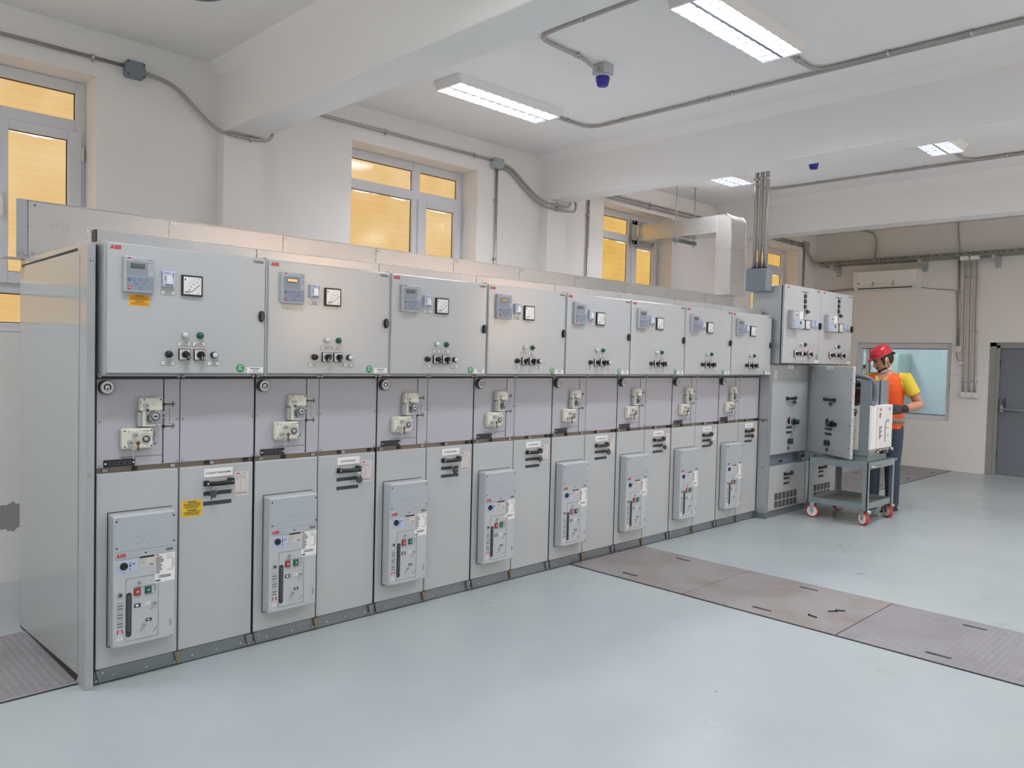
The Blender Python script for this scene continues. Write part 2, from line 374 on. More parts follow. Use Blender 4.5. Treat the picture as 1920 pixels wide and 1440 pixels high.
def lines(mb, x0, x1, y, zs, h, m, jit=0.25, align='c'):
    """rows of illegible small print"""
    for z in zs:
        a = (x1 - x0) * random.uniform(0, jit); 
        if align == 'c': mb.box(x0 + a / 2, x1 - a / 2, y - 0.0004, y, z - h / 2, z + h / 2, m)
        else: mb.box(x0, x1 - a, y - 0.0004, y, z - h / 2, z + h / 2, m)
def smooth_path(pts, it=2):
    pts = [Vector(q) for q in pts]
    for _ in range(it):
        o = [pts[0]]
        for a, b in zip(pts, pts[1:]): o += [a.lerp(b, .25), a.lerp(b, .75)]
        o.append(pts[-1]); pts = o
    return pts
def empty(name, loc=(0, 0, 0), rz=0.0):
    o = bpy.data.objects.new(name, None); C.objects.link(o); o.location = loc; o.rotation_euler = (0, 0, rz); o.empty_display_size = 0.1; return o
def tag(o, label, cat, group=None):
    o['label'] = label; o['category'] = cat
    if group: o['group'] = group
    return o
def struct(o, label=None):
    o['kind'] = 'structure'
    if label: o['label'] = label
    return o
def kids(o): return [c for c in C.objects if c.parent == o]
def copy_tree(o, parent=None):
    c = o.copy(); C.objects.link(c); c.parent = parent
    for ch in kids(o): copy_tree(ch, c)
    return c
# ================================================================== THE ROOM
ZC, YW, XR, XL, YF = 3.637, 2.03, 11.6, -3.6, -6.2
struct(MB().box(XL - .3, XR + 3.2, YF - .3, YW + 1.6, -0.12, 0.0, FLOOR).build('floor'), 'pale grey-green epoxy floor')
struct(MB().box(XL - .3, XR + 0.18, YF - .3, YW + .6, ZC, ZC + .12, CEIL).build('ceiling'), 'white painted ceiling between concrete beams')

def wall_x(mb, y0, y1, xa, xb, openings, m, z1=ZC):
    """wall running along x with openings (x0,x1,z0,z1)"""
    cur = xa
    for (a, b, c, d) in openings:
        mb.box(cur, a, y0, y1, 0, z1, m)
        if c > 0: mb.box(a, b, y0, y1, 0, c, m)
        mb.box(a, b, y0, y1, d, z1, m); cur = b
    mb.box(cur, xb, y0, y1, 0, z1, m)
def wall_y(mb, x0, x1, ya, yb, openings, m, z1=ZC):
    cur = ya
    for (a, b, c, d) in openings:
        mb.box(x0, x1, cur, a, 0, z1, m)
        if c > 0: mb.box(x0, x1, a, b, 0, c, m)
        mb.box(x0, x1, a, b, d, z1, m); cur = b
    mb.box(x0, x1, cur, yb, 0, z1, m)

WIN = [(-.85, .61, 1.60, 3.335), (2.62, 4.065, 1.60, 3.335), (6.03, 7.43, 1.60, 3.335), (9.50, 10.95, 1.60, 3.335)]
mb = MB(); wall_x(mb, YW, YW + .36, XL, XR + .18, WIN, WALLB); struct(mb.build('wall_back'), 'white plastered wall with windows behind the switchgear')
FWIN = [(4.15, 5.65, 1.45, 3.25), (7.75, 9.25, 1.45, 3.25)]
mb = MB(); wall_x(mb, YF - .3, YF, XL, XR + .18, FWIN, WALL); struct(mb.build('wall_front'), 'white wall opposite the switchgear')
LWIN = [(-5.2, -3.6, 1.3, 3.25), (-1.7, -.1, 1.3, 3.25)]  # unseen windows added to lighten the ceiling with cool daylight
mb = MB(); wall_y(mb, XL - .3, XL, YF, YW, LWIN, WALL); struct(mb.build('wall_left'), 'white end wall beyond the near end of the row')
for i, (a, b, c, d) in enumerate(LWIN):
    t = struct(empty('window_%d' % (8 + i), (XL - .15, (a + b) / 2, c)), 'plain daylit window added in the unseen near end wall for cool light'); hw, h = (b - a) / 2, d - c
    f = MB()
    for q in ((-hw, -hw + .07, 0, h), (hw - .07, hw, 0, h), (-.035, .035, 0, h), (-hw, hw, 0, .07), (-hw, hw, h - .07, h)): f.bbox(-.03, .03, q[0], q[1], q[2], q[3], UPVC, .004, 1)
    f.build('window_frame', t)
    for y0, y1 in ((-hw + .07, -.035), (.035, hw - .07)): MB().box(-.004, .004, y0, y1, .07, h - .07, DAYLIGHT).build('pane', t)
mb = MB(); wall_y(mb, XR, XR + .18, YF, YW, [(-1.62, -.56, 0, 1.89), (-.07, 1.31, .73, 1.88)], WALL); struct(mb.build('wall_right'), 'white end wall with grey door and inner window')

BEAMS = [(1.45, 1.74, 3.14), (4.97, 5.245, 3.18), (8.47, 8.76, 3.18)]
def beam(n, x0, x1, zb, lab):
    p = [(x0 + .006, zb), (x1 - .006, zb), (x1, zb + .006), (x1, ZC - .08), (x1 + .075, ZC), (x0 - .075, ZC), (x0, ZC - .08), (x0, zb + .006)]
    b = MB(); b.prism(p, YF, YW, CEIL, 'y'); struct(b.build('trim_%d' % n), lab)
    b = MB(); b.box(x0, x1 + .02, YW - .1, YW, 0, zb, WALLP); struct(b.build('trim_%d' % (n + 3)), 'white pillar carrying a ceiling beam')
for i, (a, b, z) in enumerate(BEAMS): beam(i + 1, a, b, z, 'white concrete ceiling beam, number %d from the near end' % (i + 1))

def window(n, xl, xr, z0, z1, yf, film, lab, face=-1, film2=None):
    """two-column window: wide fixed lights left, narrow lights with an opening sash right"""
    d = 0.06
    y0, y1 = (yf, yf + d) if face < 0 else (yf - d, yf)
    t = struct(empty('window_%d' % n, ((xl + xr) / 2, yf, z0)), lab)
    ox, oy, oz = t.location
    def bx(b, x0, x1, a, c, m=UPVC, e0=0.0, e1=0.0): b.bbox(x0 - ox, x1 - ox, y0 + e0 - oy, y1 + e1 - oy, a - oz, c - oz, m, 0.004, 1)
    f = MB()
    ml, mr = xr - .615, xr - .53
    for a, b in ((xl, xl + .055), (xr - .06, xr)): bx(f, a, b, z0, z1)
    bx(f, ml, mr, z0, z1)
    k = z1 - 3.335
    for a, b in ((z1 - .075, z1 - .001), (2.987 + k, 3.073 + k), (z0 + .001, z0 + .065), (1.86 + k, 1.93 + k)):
        for xa, xb in ((xl + .053, ml + .002), (mr - .002, xr - .058)): bx(f, xa, xb, a, b, e0=.002, e1=-.002)
    f.build('window_frame', t)
    # sash on the right column
    s = MB(); e = -.022 if face < 0 else 0.0; e1 = 0.0 if face < 0 else .022
    so = (mr - .03, xr - .03, 1.925 + k, 2.992 + k); pn = (xr - .465, xr - .112, 2.0 + k, 2.931 + k)
    for q in ((so[0], pn[0], so[2], so[3]), (pn[1], so[1], so[2], so[3]), (pn[0], pn[1], so[2], pn[2]), (pn[0], pn[1], pn[3], so[3])): bx(s, *q, e0=e, e1=e1)
    s.build('sash', t)
    if face < 0:
        h = MB(); hx = so[0] + .05 - ox
        h.bbox(hx - .015, hx + .015, y0 - .03 - oy, y0 - .02 - oy, 2.42 + k - oz, 2.50 + k - oz, WHITE, .003, 1); h.bbox(hx - .012, hx + .012, y0 - .055 - oy, y0 - .035 - oy, 2.35 + k - oz, 2.475 + k - oz, WHITE, .005, 1)
        h.box(hx - .008, hx + .008, y0 - .045 - oy, y0 - .025 - oy, 2.455 + k - oz, 2.475 + k - oz, WHITE); h.build('handle', t)
        hg = MB()
        for zz in (2.05, 2.80): hg.tube([(so[1] + .008 - ox, y0 - .02 - oy, zz + k - oz), (so[1] + .008 - ox, y0 - .02 - oy, zz + .09 + k - oz)], .009, WHITE, 8)
        hg.build('hinge', t)
    panes = [(xl + .055, ml, 3.073 + k, z1 - .075), (mr, xr - .06, 3.073 + k, z1 - .075), (xl + .055, ml, 1.93 + k, 2.987 + k), pn, (xl + .055, ml, z0 + .065, 1.86 + k), (mr, xr - .06, z0 + .065, 1.86 + k)]
    for i, (a, b, c, dd) in enumerate(panes):
        yy = (yf + .035 if i != 3 else yf + .015) if face < 0 else (yf - .035 if i != 3 else yf - .015)
        p = MB(); p.box(a - .002 - ox, b + .002 - ox, yy - oy, yy + .006 - oy, c - .002 - oz, dd + .002 - oz, film2 if (film2 and i in (1, 3)) else film)
        p.build('pane', t)
        g = MB(); w_ = .006; yg = yy - .004 if face < 0 else yy + .008
        for q in ((a, a + w_, c, dd), (b - w_, b, c, dd), (a, b, c, c + w_), (a, b, dd - w_, dd)): g.box(q[0] - ox, q[1] - ox, yg - oy, yg + .004 - oy, q[2] - oz, q[3] - oz, GASKET)
        g.build('gasket', t)
    if face < 0:
        b = MB(); b.bbox(xl - ox, xr - ox, YW - .0 - oy, yf + .02 - oy, z0 - .0 - oz, z0 + .02 - oz, UPVC, .004, 1); b.build('window_sill', t)
    return t
WL = ['white window with amber film behind the near end of the switchgear row', 'white window with amber film above the middle of the switchgear row', 'white window with amber film and a duct passing through it', 'white window with amber film in the far corner of the back wall']
for i, (a, b, c, d) in enumerate(WIN): window(i + 1, a, b, c, d, 2.26, FILM if i < 2 else FILM_DEEP, WL[i])
for i, (a, b, c, d) in enumerate(FWIN): window(i + 6, a, b, c, d, YF - .12, FILM_FRONT, 'window with sunlit amber film in the wall behind the camera', face=1)

# inner window to the next room
t = struct(empty('window_5', (XR, .62, .73)), 'wide inner window looking into the next room')
f = MB()
x0, x1 = .05, .11
for q in ((-.69, -.62, 0, 1.15), (.62, .69, 0, 1.15), (-.622, .622, .001, .075), (-.622, .622, 1.06, 1.149)): f.bbox(x0 + (0 if abs(q[0]) != .622 else .002), x1, q[0], q[1], q[2], q[3], UPVC, .004, 1)
f.bbox(x0 + .004, x1 - .002, .50, .56, .073, 1.062, UPVC, .004, 1)
f.box(x0 - .002, x0 + .004, -.62, .62, 1.052, 1.062, GASKET); f.box(x0 - .002, x0 + .004, -.62, .62, .073, .081, GASKET); f.box(x0 - .002, x0 + .004, .492, .502, .08, 1.05, GASKET)
f.build('window_frame', t)
for a, b in ((-.625, .505), (.555, .625)):
    g = MB(); g.box(.078, .084, a, b, .07, 1.065, GLASS); g.build('pane', t)
h = MB(); h.bbox(.035, .05, -.655, -.635, .38, .62, WHITE, .004, 1); h.bbox(.02, .036, -.655, -.635, .5, .62, WHITE, .004, 1); h.build('handle', t)
# next room seen through it
NEXT = mat('next_room_wall', (200, 208, 208), 0.7)
mb = MB(); mb.box(14.2, 14.35, -2.0, 3.3, 0, 3.0, NEXT); mb.box(XR + .18, 14.35, 3.3, 3.45, 0, 3.0, NEXT); mb.box(XR + .18, 14.35, -2.15, -2.0, 0, 3.0, NEXT)
struct(mb.build('wall_far'), 'pale blue wall of the next room')
struct(MB().box(XR + .18, 14.35, -2.15, 3.45, 3.0, 3.1, NEXT).build('ceiling_far'), 'ceiling of the next room')
ca = tag(empty('control_cabinet', (13.9, 1.98, 0)), 'pale green control cabinet standing behind the inner window', 'cabinet')
CG = mat('pale_green_paint', (190, 206, 196), 0.45)
b = MB(); b.bbox(-.25, .28, -.62, .75, 0, 1.75, CG, .006); b.build('body', ca)
b = MB(); b.bbox(-.268, -.25, -.60, .06, .1, 1.72, CG, .003); b.bbox(-.268, -.25, .08, .73, .1, 1.72, CG, .003); b.build('door', ca)
for yy, zz in ((-.02, 1.50), (-.10, 1.50)):
    b = MB(); b.disc((-.268, yy, zz), (-1, 0, 0), .035, .04, BLACK, 14); b.build('knob', ca)
for yy in (-.13, -.26, .1):
    b = MB(); b.box(-.275, -.267, yy - .05, yy + .05, 1.27, 1.40, BLACK); b.box(-.278, -.274, yy - .035, yy + .035, 1.285, 1.385, METER); b.build('meter', ca)

# door in the right wall
t = struct(empty('door_1', (XR, -1.09, 0)), 'grey metal door with a horizontal push bar')
b = MB()
for q in ((.44, .53, 0, 1.89), (-.53, -.44, 0, 1.89), (-.53, .53, 1.83, 1.89)): b.bbox(.02, .12, q[0], q[1], q[2], q[3], DOORF, .004, 1)
b.box(.015, .17, .40, .44, 0, 1.85, DOORF); b.box(.015, .17, -.44, -.40, 0, 1.85, DOORF); b.box(.015, .17, -.44, .44, 1.81, 1.85, DOORF)
b.build('door_frame', t)
b = MB(); b.bbox(.055, .10, -.398, .398, .012, 1.808, DOORG, .003); b.build('door_leaf', t)
b = MB(); b.tube([(-.005, .36, .95), (-.005, -.36, .93)], .013, GALV, 10); b.build('push_bar', t)
for yy in (.35, -.35):
    b = MB(); b.bbox(-.01, .056, yy - .018, yy + .018, .88 if yy < 0 else .905, 1.0, GALV, .006, 1); b.bbox(.03, .056, yy - .012 - .03, yy + .012 - .03, .93, 1.10, DGREY, .004, 1); b.build('latch', t)
for zz in (.25, 1.0, 1.55):
    b = MB(); b.tube([(.045, .405, zz), (.045, .405, zz + .1)], .011, BLACK, 8); b.build('hinge', t)
b = MB(); b.box(0.0, .1, -.44, .44, 0, .012, GALV); b.build('threshold', t)
# ================================================================== LIGHTS AND CEILING THINGS
def ceiling_light(x, y, label, on=True, group='twin-tube ceiling lights', z=ZC):
    t = tag(empty('ceiling_light', (x, y, z)), label, 'light', group)
    L, W_ = .60, .165
    b = MB()   # ribbed pan with rounded corners, tapering towards the louvre
    def rr(l, w_, r): 
        p = []
        for cx, cy, a0 in ((l - r, w_ - r, 0), (-l + r, w_ - r, 90), (-l + r, -w_ + r, 180), (l - r, -w_ + r, 270)):
            for k in range(5):
                a = math.radians(a0 + 22.5 * k); p.append((cx + r * math.cos(a), cy + r * math.sin(a)))
        return p
    prof = [(L, W_, .05, 0.0), (L, W_, .05, -.012), (L - .006, W_ - .005, .05, -.016), (L - .01, W_ - .008, .05, -.034), (L - .016, W_ - .013, .045, -.038), (L - .022, W_ - .017, .04, -.062), (L - .03, W_ - .022, .012, -.066), (L - .042, W_ - .027, .004, -.066), (L - .042, W_ - .027, .004, -.012)]
    rings = [[(px, py, zz) for px, py in rr(l, w_, r)] for l, w_, r, zz in prof]
    n = len(rings[0]); vs = [q for r_ in rings for q in r_]
    fs = [(i * n + k, i * n + (k + 1) % n, (i + 1) * n + (k + 1) % n, (i + 1) * n + k) for i in range(len(rings) - 1) for k in range(n)]
    fs.append([(len(rings) - 1) * n + k for k in range(n)])
    b.add(vs, fs, WHITE, True); b.build('housing', t)
    l, w_ = L - .044, W_ - .029
    if on:
        for s in (-1, 1):
            tb = MB(); tb.tube([(-l + .02, s * .065, -.035), (l - .02, s * .065, -.035)], .013, TUBE, 10); tb.build('tube', t)
    lv = MB()
    for yy in (-w_, 0, w_): lv.prism([(yy - (.001 if yy else .012), -.064), (yy + (.001 if yy else .012), -.064), (yy, -.03)], -l, l, REFLECT, 'x')
    N = 12
    for i in range(N + 1):
        xx = -l + 2 * l * i / N
        lv.prism([(xx - .001, -.064), (xx + .001, -.064), (xx + .006, -.044), (xx - .006, -.044)], -w_, w_, REFLECT, 'y')
    lv.build('louvre', t)
    if on:
        for s in (-1, 1):
            ld = bpy.data.lights.new('lamp_glow', 'AREA'); ld.shape = 'RECTANGLE'; ld.size = 2 * l; ld.size_y = .075; ld.energy = LAMP_W / 2; ld.color = LAMP_COL
            lo = bpy.data.objects.new('lamp_glow', ld); C.objects.link(lo); lo.parent = t; lo.location = (0, s * .066, -.0255)
    return t
ceiling_light(3.33, .945, 'white louvred ceiling light beyond the first beam, nearest the windows')
ceiling_light(3.33, -1.20, 'large white louvred ceiling light at the top edge, nearest the camera')
ceiling_light(6.64, .935, 'louvred ceiling light seen under the second beam, left of three vertical pipes')
ceiling_light(6.64, -1.25, 'small far louvred ceiling light under the second beam, at the right')
g = 'ceiling lights out of view'
for xx, yy, nm in ((-.1, -3.4, 'above the camera'), (3.33, -3.4, 'to the right of the camera'), (6.64, -3.4, 'beyond the second beam, to the right'), (-.1, -1.2, 'in front of the first panels'), (-1.6, .93, 'beside the near end window'),
                   (10.1, -3.5, 'in the last bay, to the right'), (10.1, -5.5, 'in the last bay, by the opposite wall'), (6.64, -5.5, 'beyond the second beam, by the opposite wall'), (3.33, -5.5, 'behind the camera, by the opposite wall')):  # lights on this line are added out of view to brighten the far end wall
    ceiling_light(xx, yy, 'louvred ceiling light out of view ' + nm, group=g)
ceiling_light(10.1, -1.42, 'unlit louvred ceiling light in the last bay, at the right edge', on=False)
ceiling_light(13.0, .3, 'louvred ceiling light in the next room, near its door', group=g, z=3.0); ceiling_light(12.6, 1.9, 'louvred ceiling light in the next room, above the green cabinet', group=g, z=3.0)

def conduit(name, paths, r, label, clips=(), group='steel conduits', cat='conduit', m=STEEL_PIPE):
    """one run of steel conduit; clips = (point, wall normal)"""
    o = Vector(paths[0][0]); t = tag(empty(name, o), label, cat, group)
    for p in paths:
        b = MB(); b.tube([Vector(q) - o for q in p], r, m, 10); b.build('pipe', t)
    for c, n_, ax in clips:
        c = Vector(c) - o; n_ = Vector(n_); ax = Vector(ax).normalized(); side = n_.cross(ax)
        b = MB(); b.tube([c - ax * .009, c + ax * .009], r + .004, CHROME, 12)
        q = c - n_ * r
        vs = []
        for s1 in (-1, 1):
            for s2 in (-1, 1):
                for s3 in (0, 1): vs.append(q + side * s1 * (r + .016) + ax * s2 * .008 + n_ * (.004 * s3))
        b.add(vs, [(0, 1, 3, 2), (4, 6, 7, 5), (0, 4, 5, 1), (2, 3, 7, 6), (0, 2, 6, 4), (1, 5, 7, 3)], CHROME)
        b.build('pipe_clip', t)
    return t
D = Vector((0, 0, -1)); YD = (0, 1, 0); XD = (1, 0, 0); ZD = (0, 0, 1); NW = (0, -1, 0)
zc = ZC - .02
conduit('steel_conduit', [smooth_path([(3.92, .93, zc), (4.22, .93, zc), (4.36, .92, zc), (4.43, .84, zc), (4.43, .70, zc), (4.43, -6.1, zc)], 2)], .0135,
        'steel conduit on the ceiling from the light nearest the windows', [((4.12, .93, zc), D, XD), ((4.43, .55, zc), D, YD), ((4.43, -.3, zc), D, YD), ((4.43, -.52, zc), D, YD), ((4.43, -1.7, zc), D, YD), ((4.43, -2.2, zc), D, YD)])
conduit('steel_conduit', [smooth_path([(3.92, -1.2, zc), (4.18, -1.2, zc), (4.34, -1.21, zc), (4.393, -1.3, zc), (4.393, -1.45, zc), (4.393, -6.1, zc)], 2)], .0135,
        'steel conduit on the ceiling from the large near light', [((4.1, -1.2, zc), D, XD), ((4.393, -1.7, zc), D, YD), ((4.393, -2.2, zc), D, YD)])
conduit('steel_conduit', [smooth_path([(7.24, .92, zc), (7.58, .92, zc), (7.74, .91, zc), (7.81, .83, zc), (7.81, .68, zc), (7.81, -6.1, zc)], 2)], .0135,
        'steel conduit on the ceiling beyond the second beam', [((7.81, .3, zc), D, YD), ((7.81, -.55, zc), D, YD), ((7.81, -.85, zc), D, YD), ((7.81, -1.6, zc), D, YD)])
conduit('steel_conduit', [smooth_path([(7.24, -1.25, zc), (7.56, -1.25, zc), (7.72, -1.26, zc), (7.776, -1.34, zc), (7.776, -1.48, zc), (7.776, -6.1, zc)], 2)], .0135,
        'steel conduit on the ceiling from the small far light', [((7.776, -1.6, zc), D, YD)])
def detector(x, y, label, clabel, full):
    t = tag(empty('blue_capped_detector', (x, y, ZC)), label, 'detector', 'blue-capped ceiling detectors')
    b = MB(); b.bbox(-.055, .055, -.055, .055, -.075, 0, GALV, .003, 1); b.build('junction_box', t)
    b = MB(); b.lathe([(.03, -.075), (.05, -.078), (.05, -.086)], (0, 0, 0), WHITE, 18); b.build('base_ring', t)
    b = MB(); b.lathe([(.049, -.085), (.052, -.09), (.049, -.118), (.046, -.122), (.041, -.148), (.038, -.152), (.0, -.152)], (0, 0, 0), BLUEP, 8); b.build('dust_cap', t)
    if full:
        conduit('steel_conduit', [smooth_path([(x - .05, y, ZC - .045), (x - .14, y, ZC - .04), (x - .22, y - .005, zc), (x - .55, y - .01, zc), (x - .70, y - .03, zc), (x - .72, y - .2, zc), (x - .72, y - .34, zc), (x - .72, -6.1, zc)], 2)], .0135, clabel, [((x - .3, y - .006, zc), D, XD), ((x - .72, y - .42, zc), D, YD)])
detector(3.33, -.11, 'steel box with blue cap on the ceiling between the two near lights', 'bent steel conduit on the ceiling leading to the near blue-capped box', True)
detector(6.62, -.18, 'small blue-capped box on the ceiling beyond the second beam', 'bent steel conduit feeding the far blue-capped box', True)
t = tag(empty('ceiling_grille', (.80, .87, ZC)), 'round dark grille on the ceiling at the top edge of the photo', 'grille')
b = MB(); b.lathe([(.175, 0), (.175, -.012), (.15, -.026), (.14, -.02)], (0, 0, 0), mat('grille_grey', (120, 124, 136), .5), 32); b.build('rim', t)
b = MB()
for k in range(8): a = math.pi * k / 8; b.tube([(.14 * math.cos(a), .14 * math.sin(a), -.023), (-.14 * math.cos(a), -.14 * math.sin(a), -.023)], .004, GBOX, 6)
b.build('bars', t)

# wall conduits
yw = YW - .022
def jbox(x0, x1, z0, z1, label, y=YW, d=.06, m=GBOX):
    t = tag(empty('junction_box', ((x0 + x1) / 2, y, z0)), label, 'junction box', 'wall junction boxes')
    w_ = (x1 - x0) / 2; h = z1 - z0
    c = .014
    b = MB(); b.prism([(-w_ + c, 0), (w_ - c, 0), (w_, c), (w_, h - c), (w_ - c, h), (-w_ + c, h), (-w_, h - c), (-w_, c)], -d, 0, m, 'y'); b.build('body', t)
    b = MB(); b.bbox(-w_ + .004, w_ - .004, -d - .006, -d, .004, h - .004, m, .003, 1); b.build('lid', t)
    for sx in (-1, 1):
        for zz in (.014, h - .014): MB().disc((sx * (w_ - .014), -d - .0055, zz), (0, -1, 0), .005, .002, DARK, 8).build('screw', t)
jbox(.775, .905, 3.375, 3.485, 'grey junction box on the back wall right of the nearest window')
jbox(4.225, 4.36, 3.385, 3.49, 'steel junction box on the back wall right of the middle window', m=GALV)
jbox(11.08, 11.22, 3.37, 3.48, 'steel junction box on the back wall near the far corner', m=GALV)
conduit('steel_conduit', [[(-3.5, yw, 3.447), (.775, yw, 3.447)]], .0125, 'steel conduit on the wall above the nearest window', [((.58, yw, 3.447), NW, XD), ((-.9, yw, 3.447), NW, XD)])
conduit('steel_conduit', [smooth_path([(.905, yw, 3.437), (1.08, yw, 3.41), (1.17, yw, 3.36), (1.34, yw - .02, 3.20), (1.42, 1.95, 3.13), (1.50, 1.91, 3.115), (1.70, 1.905, 3.117), (1.80, 1.905, 3.13), (1.85, 1.93, 3.22), (1.86, yw, 3.36), (1.92, yw, 3.462), (2.1, yw, 3.466), (4.225, yw, 3.468)], 3)], .0125,
        'steel conduit dipping under the first beam and running above the middle window', [((1.65, 1.907, 3.117), NW, XD), ((2.95, yw, 3.467), NW, XD), ((4.0, yw, 3.468), NW, XD)])
conduit('steel_conduit', [[(4.30, yw, 3.385), (4.30, yw, .5)]], .0135, 'vertical steel conduit on the wall beside the middle window', [((4.30, yw, 3.08), NW, ZD), ((4.30, yw, 2.5), NW, ZD)])
conduit('steel_conduit', [smooth_path([(4.36, yw, 3.455), (4.50, yw, 3.435), (4.58, yw, 3.39), (4.86, yw - .01, 3.21), (4.95, 1.95, 3.155), (5.02, 1.91, 3.14), (5.20, 1.905, 3.142), (5.29, 1.905, 3.15), (5.34, 1.93, 3.24), (5.36, yw, 3.36), (5.44, yw, 3.425), (5.6, yw, 3.43), (8.3, yw, 3.44)], 3)], .0125,
        'upper steel conduit dipping under the second beam', [((5.10, 1.907, 3.141), NW, XD), ((6.9, yw, 3.435), NW, XD), ((7.9, yw, 3.438), NW, XD)])
conduit('steel_conduit', [smooth_path([(4.36, yw, 3.415), (4.48, yw, 3.40), (4.56, yw, 3.35), (4.83, yw - .01, 3.165), (4.93, 1.95, 3.11), (5.02, 1.91, 3.095), (5.28, 1.905, 3.10), (5.38, 1.905, 3.11), (5.43, 1.93, 3.20), (5.45, yw, 3.33), (5.52, yw, 3.385), (5.7, yw, 3.39), (8.3, yw, 3.395)], 3)], .0125,
        'lower steel conduit dipping under the second beam', [((5.10, 1.907, 3.096), NW, XD), ((6.9, yw, 3.392), NW, XD)])
conduit('steel_conduit', [[(5.73, yw, 3.43), (5.73, yw, .5)]], .0135, 'vertical steel conduit on the wall between the middle and far windows', [((5.73, yw, 3.13), NW, ZD)])
conduit('steel_conduit', [[(8.85, yw, 3.44), (11.08, yw, 3.44)], [(8.85, yw, 3.40), (11.08, yw, 3.40)]], .0125, 'pair of steel conduits on the wall above the far corner window', [((10.7, yw, 3.44), NW, XD), ((10.7, yw, 3.40), NW, XD)])
conduit('steel_conduit', [[(11.13, yw, 3.37), (11.13, yw, .5)]], .0135, 'vertical steel conduit on the wall in the far corner', [((11.13, yw, 3.10), NW, ZD)])
conduit('steel_conduit', [smooth_path([(11.2, yw, 3.42), (11.26, yw, 3.38), (11.29, 1.97, 3.22), (11.32, 1.85, 3.14), (11.35, 1.7, 3.14), (11.36, 1.5, 3.14)], 3), smooth_path([(11.2, yw, 3.39), (11.24, yw, 3.34), (11.27, 1.95, 3.17), (11.30, 1.82, 3.11), (11.32, 1.7, 3.11), (11.33, 1.5, 3.115)], 3)], .014, 'pair of conduits bending from the corner box into the cable tray')

# three pipes down to the grey box, and the box
t = tag(empty('cable_entry_box', (5.965, .025, 2.215)), 'grey steel box under three vertical pipes at the tall cabinets', 'box')
b = MB(); b.bbox(-.065, .065, -.105, .105, 0, .215, GBOX, .003, 1); b.build('body', t)
b = MB(); b.box(-.06, -.055, -.09, .09, .216, .222, DARK)
for k in range(3): b.disc((0, .055 - .055 * k, .215), (0, 0, 1), .026, .018, BLACK, 12)
b.build('gland', t)
for k, nm in enumerate(('farthest', 'middle', 'nearest')):
    yy = .08 - .055 * k
    conduit('vertical_pipe', [[(5.965, yy, 2.445), (5.965, yy, ZC)]], .02, '%s of three vertical pipes rising from the grey box to the ceiling' % nm, group='three vertical pipes', cat='pipe', clips=[((5.965, yy, 3.3), NW, ZD)])

# cable tray on the right wall
PT = mat('cable_tray_steel', (140, 140, 134), .45, .6)
t = tag(empty('cable_tray', (11.3, -2.3, 3.10)), 'perforated steel cable tray along the right wall', 'cable tray')
b = MB(); b.box(.01, .27, 0, 4.15, 0.0, .004, PT); b.build('tray_floor', t)
for x_ in (0.0, .27):
    b = MB(); b.box(x_, x_ + .01, 0, 4.15, 0, .065, PT)
    if x_ == 0.0:
        for k in range(40):
            yy = .06 + k * .105
            if yy < 4.1: b.box(-.001, .002, yy, yy + .045, .034, .044, DARK)
            if k % 3 == 0: b.box(-.001, .002, yy - .035, yy - .025, .01, .055, DARK)
    b.build('side_rail', t)
for yy in (3.93, 2.63, 1.67, .4):
    b = MB(); b.box(.0, .3, yy - .022, yy + .022, -.045, -.002, GALV); b.prism([(.12, -.045), (.3, -.045), (.3, -.12)], yy - .02, yy + .02, GALV, 'y'); b.box(.285, .3, yy - .035, yy + .035, -.16, -.002, GALV)
    b.disc((.286, yy, -.125), (-1, 0, 0), .014, .01, CHROME, 8); b.build('bracket', t)
# cables rising from the tray
conduit('flexible_conduit', [smooth_path([(11.50, 1.05, 3.14), (11.55, 1.05, 3.3), (11.56, 1.05, 3.52), (11.5, 1.1, 3.60), (11.3, 1.2, 3.615)], 3)], .016, 'flexible conduit bending up from the tray above the air conditioner', cat='conduit')
conduit('flexible_conduit', [smooth_path([(11.48, -.16, 3.14), (11.55, -.13, 3.3), (11.57, -.1, 3.5), (11.57, -.1, ZC)], 2)], .011, 'thin conduit rising from the tray above the wall conduits', cat='conduit')
xw = XR - .02; NX = (-1, 0, 0)
for k, (yy, nm) in enumerate(((-.25, 'left'), (-.325, 'middle'), (-.40, 'right'))):
    conduit('wall_conduit', [smooth_path([(11.42, yy + .04, 3.10), (11.50, yy + .02, 3.05), (xw, yy + .035, 2.98), (xw, yy + .03, 2.9), (xw, yy, 1.17)], 2)], .0155, '%s of three vertical conduits ending in white sockets beside the door' % nm,
            [((xw, yy + .028, 2.83), NX, ZD), ((xw, yy + .01, 2.05), NX, ZD), ((xw, yy + .001, 1.32), NX, ZD)], group='conduits down the right wall')
    s = tag(empty('wall_socket', (XR, yy - .005, 1.085)), '%s white socket box under the three vertical conduits' % nm, 'socket', 'sockets on the right wall')
    b = MB(); b.bbox(-.05, 0, -.037, .037, 0, .085, WHITE, .005); b.build('body', s)
    b = MB(); b.bbox(-.056, -.05, -.028, .028, .01, .075, LABEL, .003, 1); b.build('lid', s)
conduit('wall_conduit', [[(xw, -.13, 3.08), (xw, -.165, 1.83)]], .0155, 'single vertical conduit left of the three on the right wall', [((xw, -.143, 2.62), NX, ZD), ((xw, -.16, 2.1), NX, ZD)], group='conduits down the right wall')
conduit('power_cable', [smooth_path([(11.52, .36, 2.71), (11.58, .2, 2.68), (xw, -.02, 2.66), (xw, -.10, 2.65), (xw, -.125, 2.5), (xw, -.14, 2.1), (xw, -.135, 1.75), (11.56, -.15, 1.68), (11.55, -.19, 1.60)], 3)], .006, 'thin cable from the air conditioner down to a hanging plug', cat='cable', m=GBOX)
s = tag(empty('wall_socket', (XR, -.17, 1.745)), 'white socket at the foot of the single wall conduit', 'socket', 'sockets on the right wall')
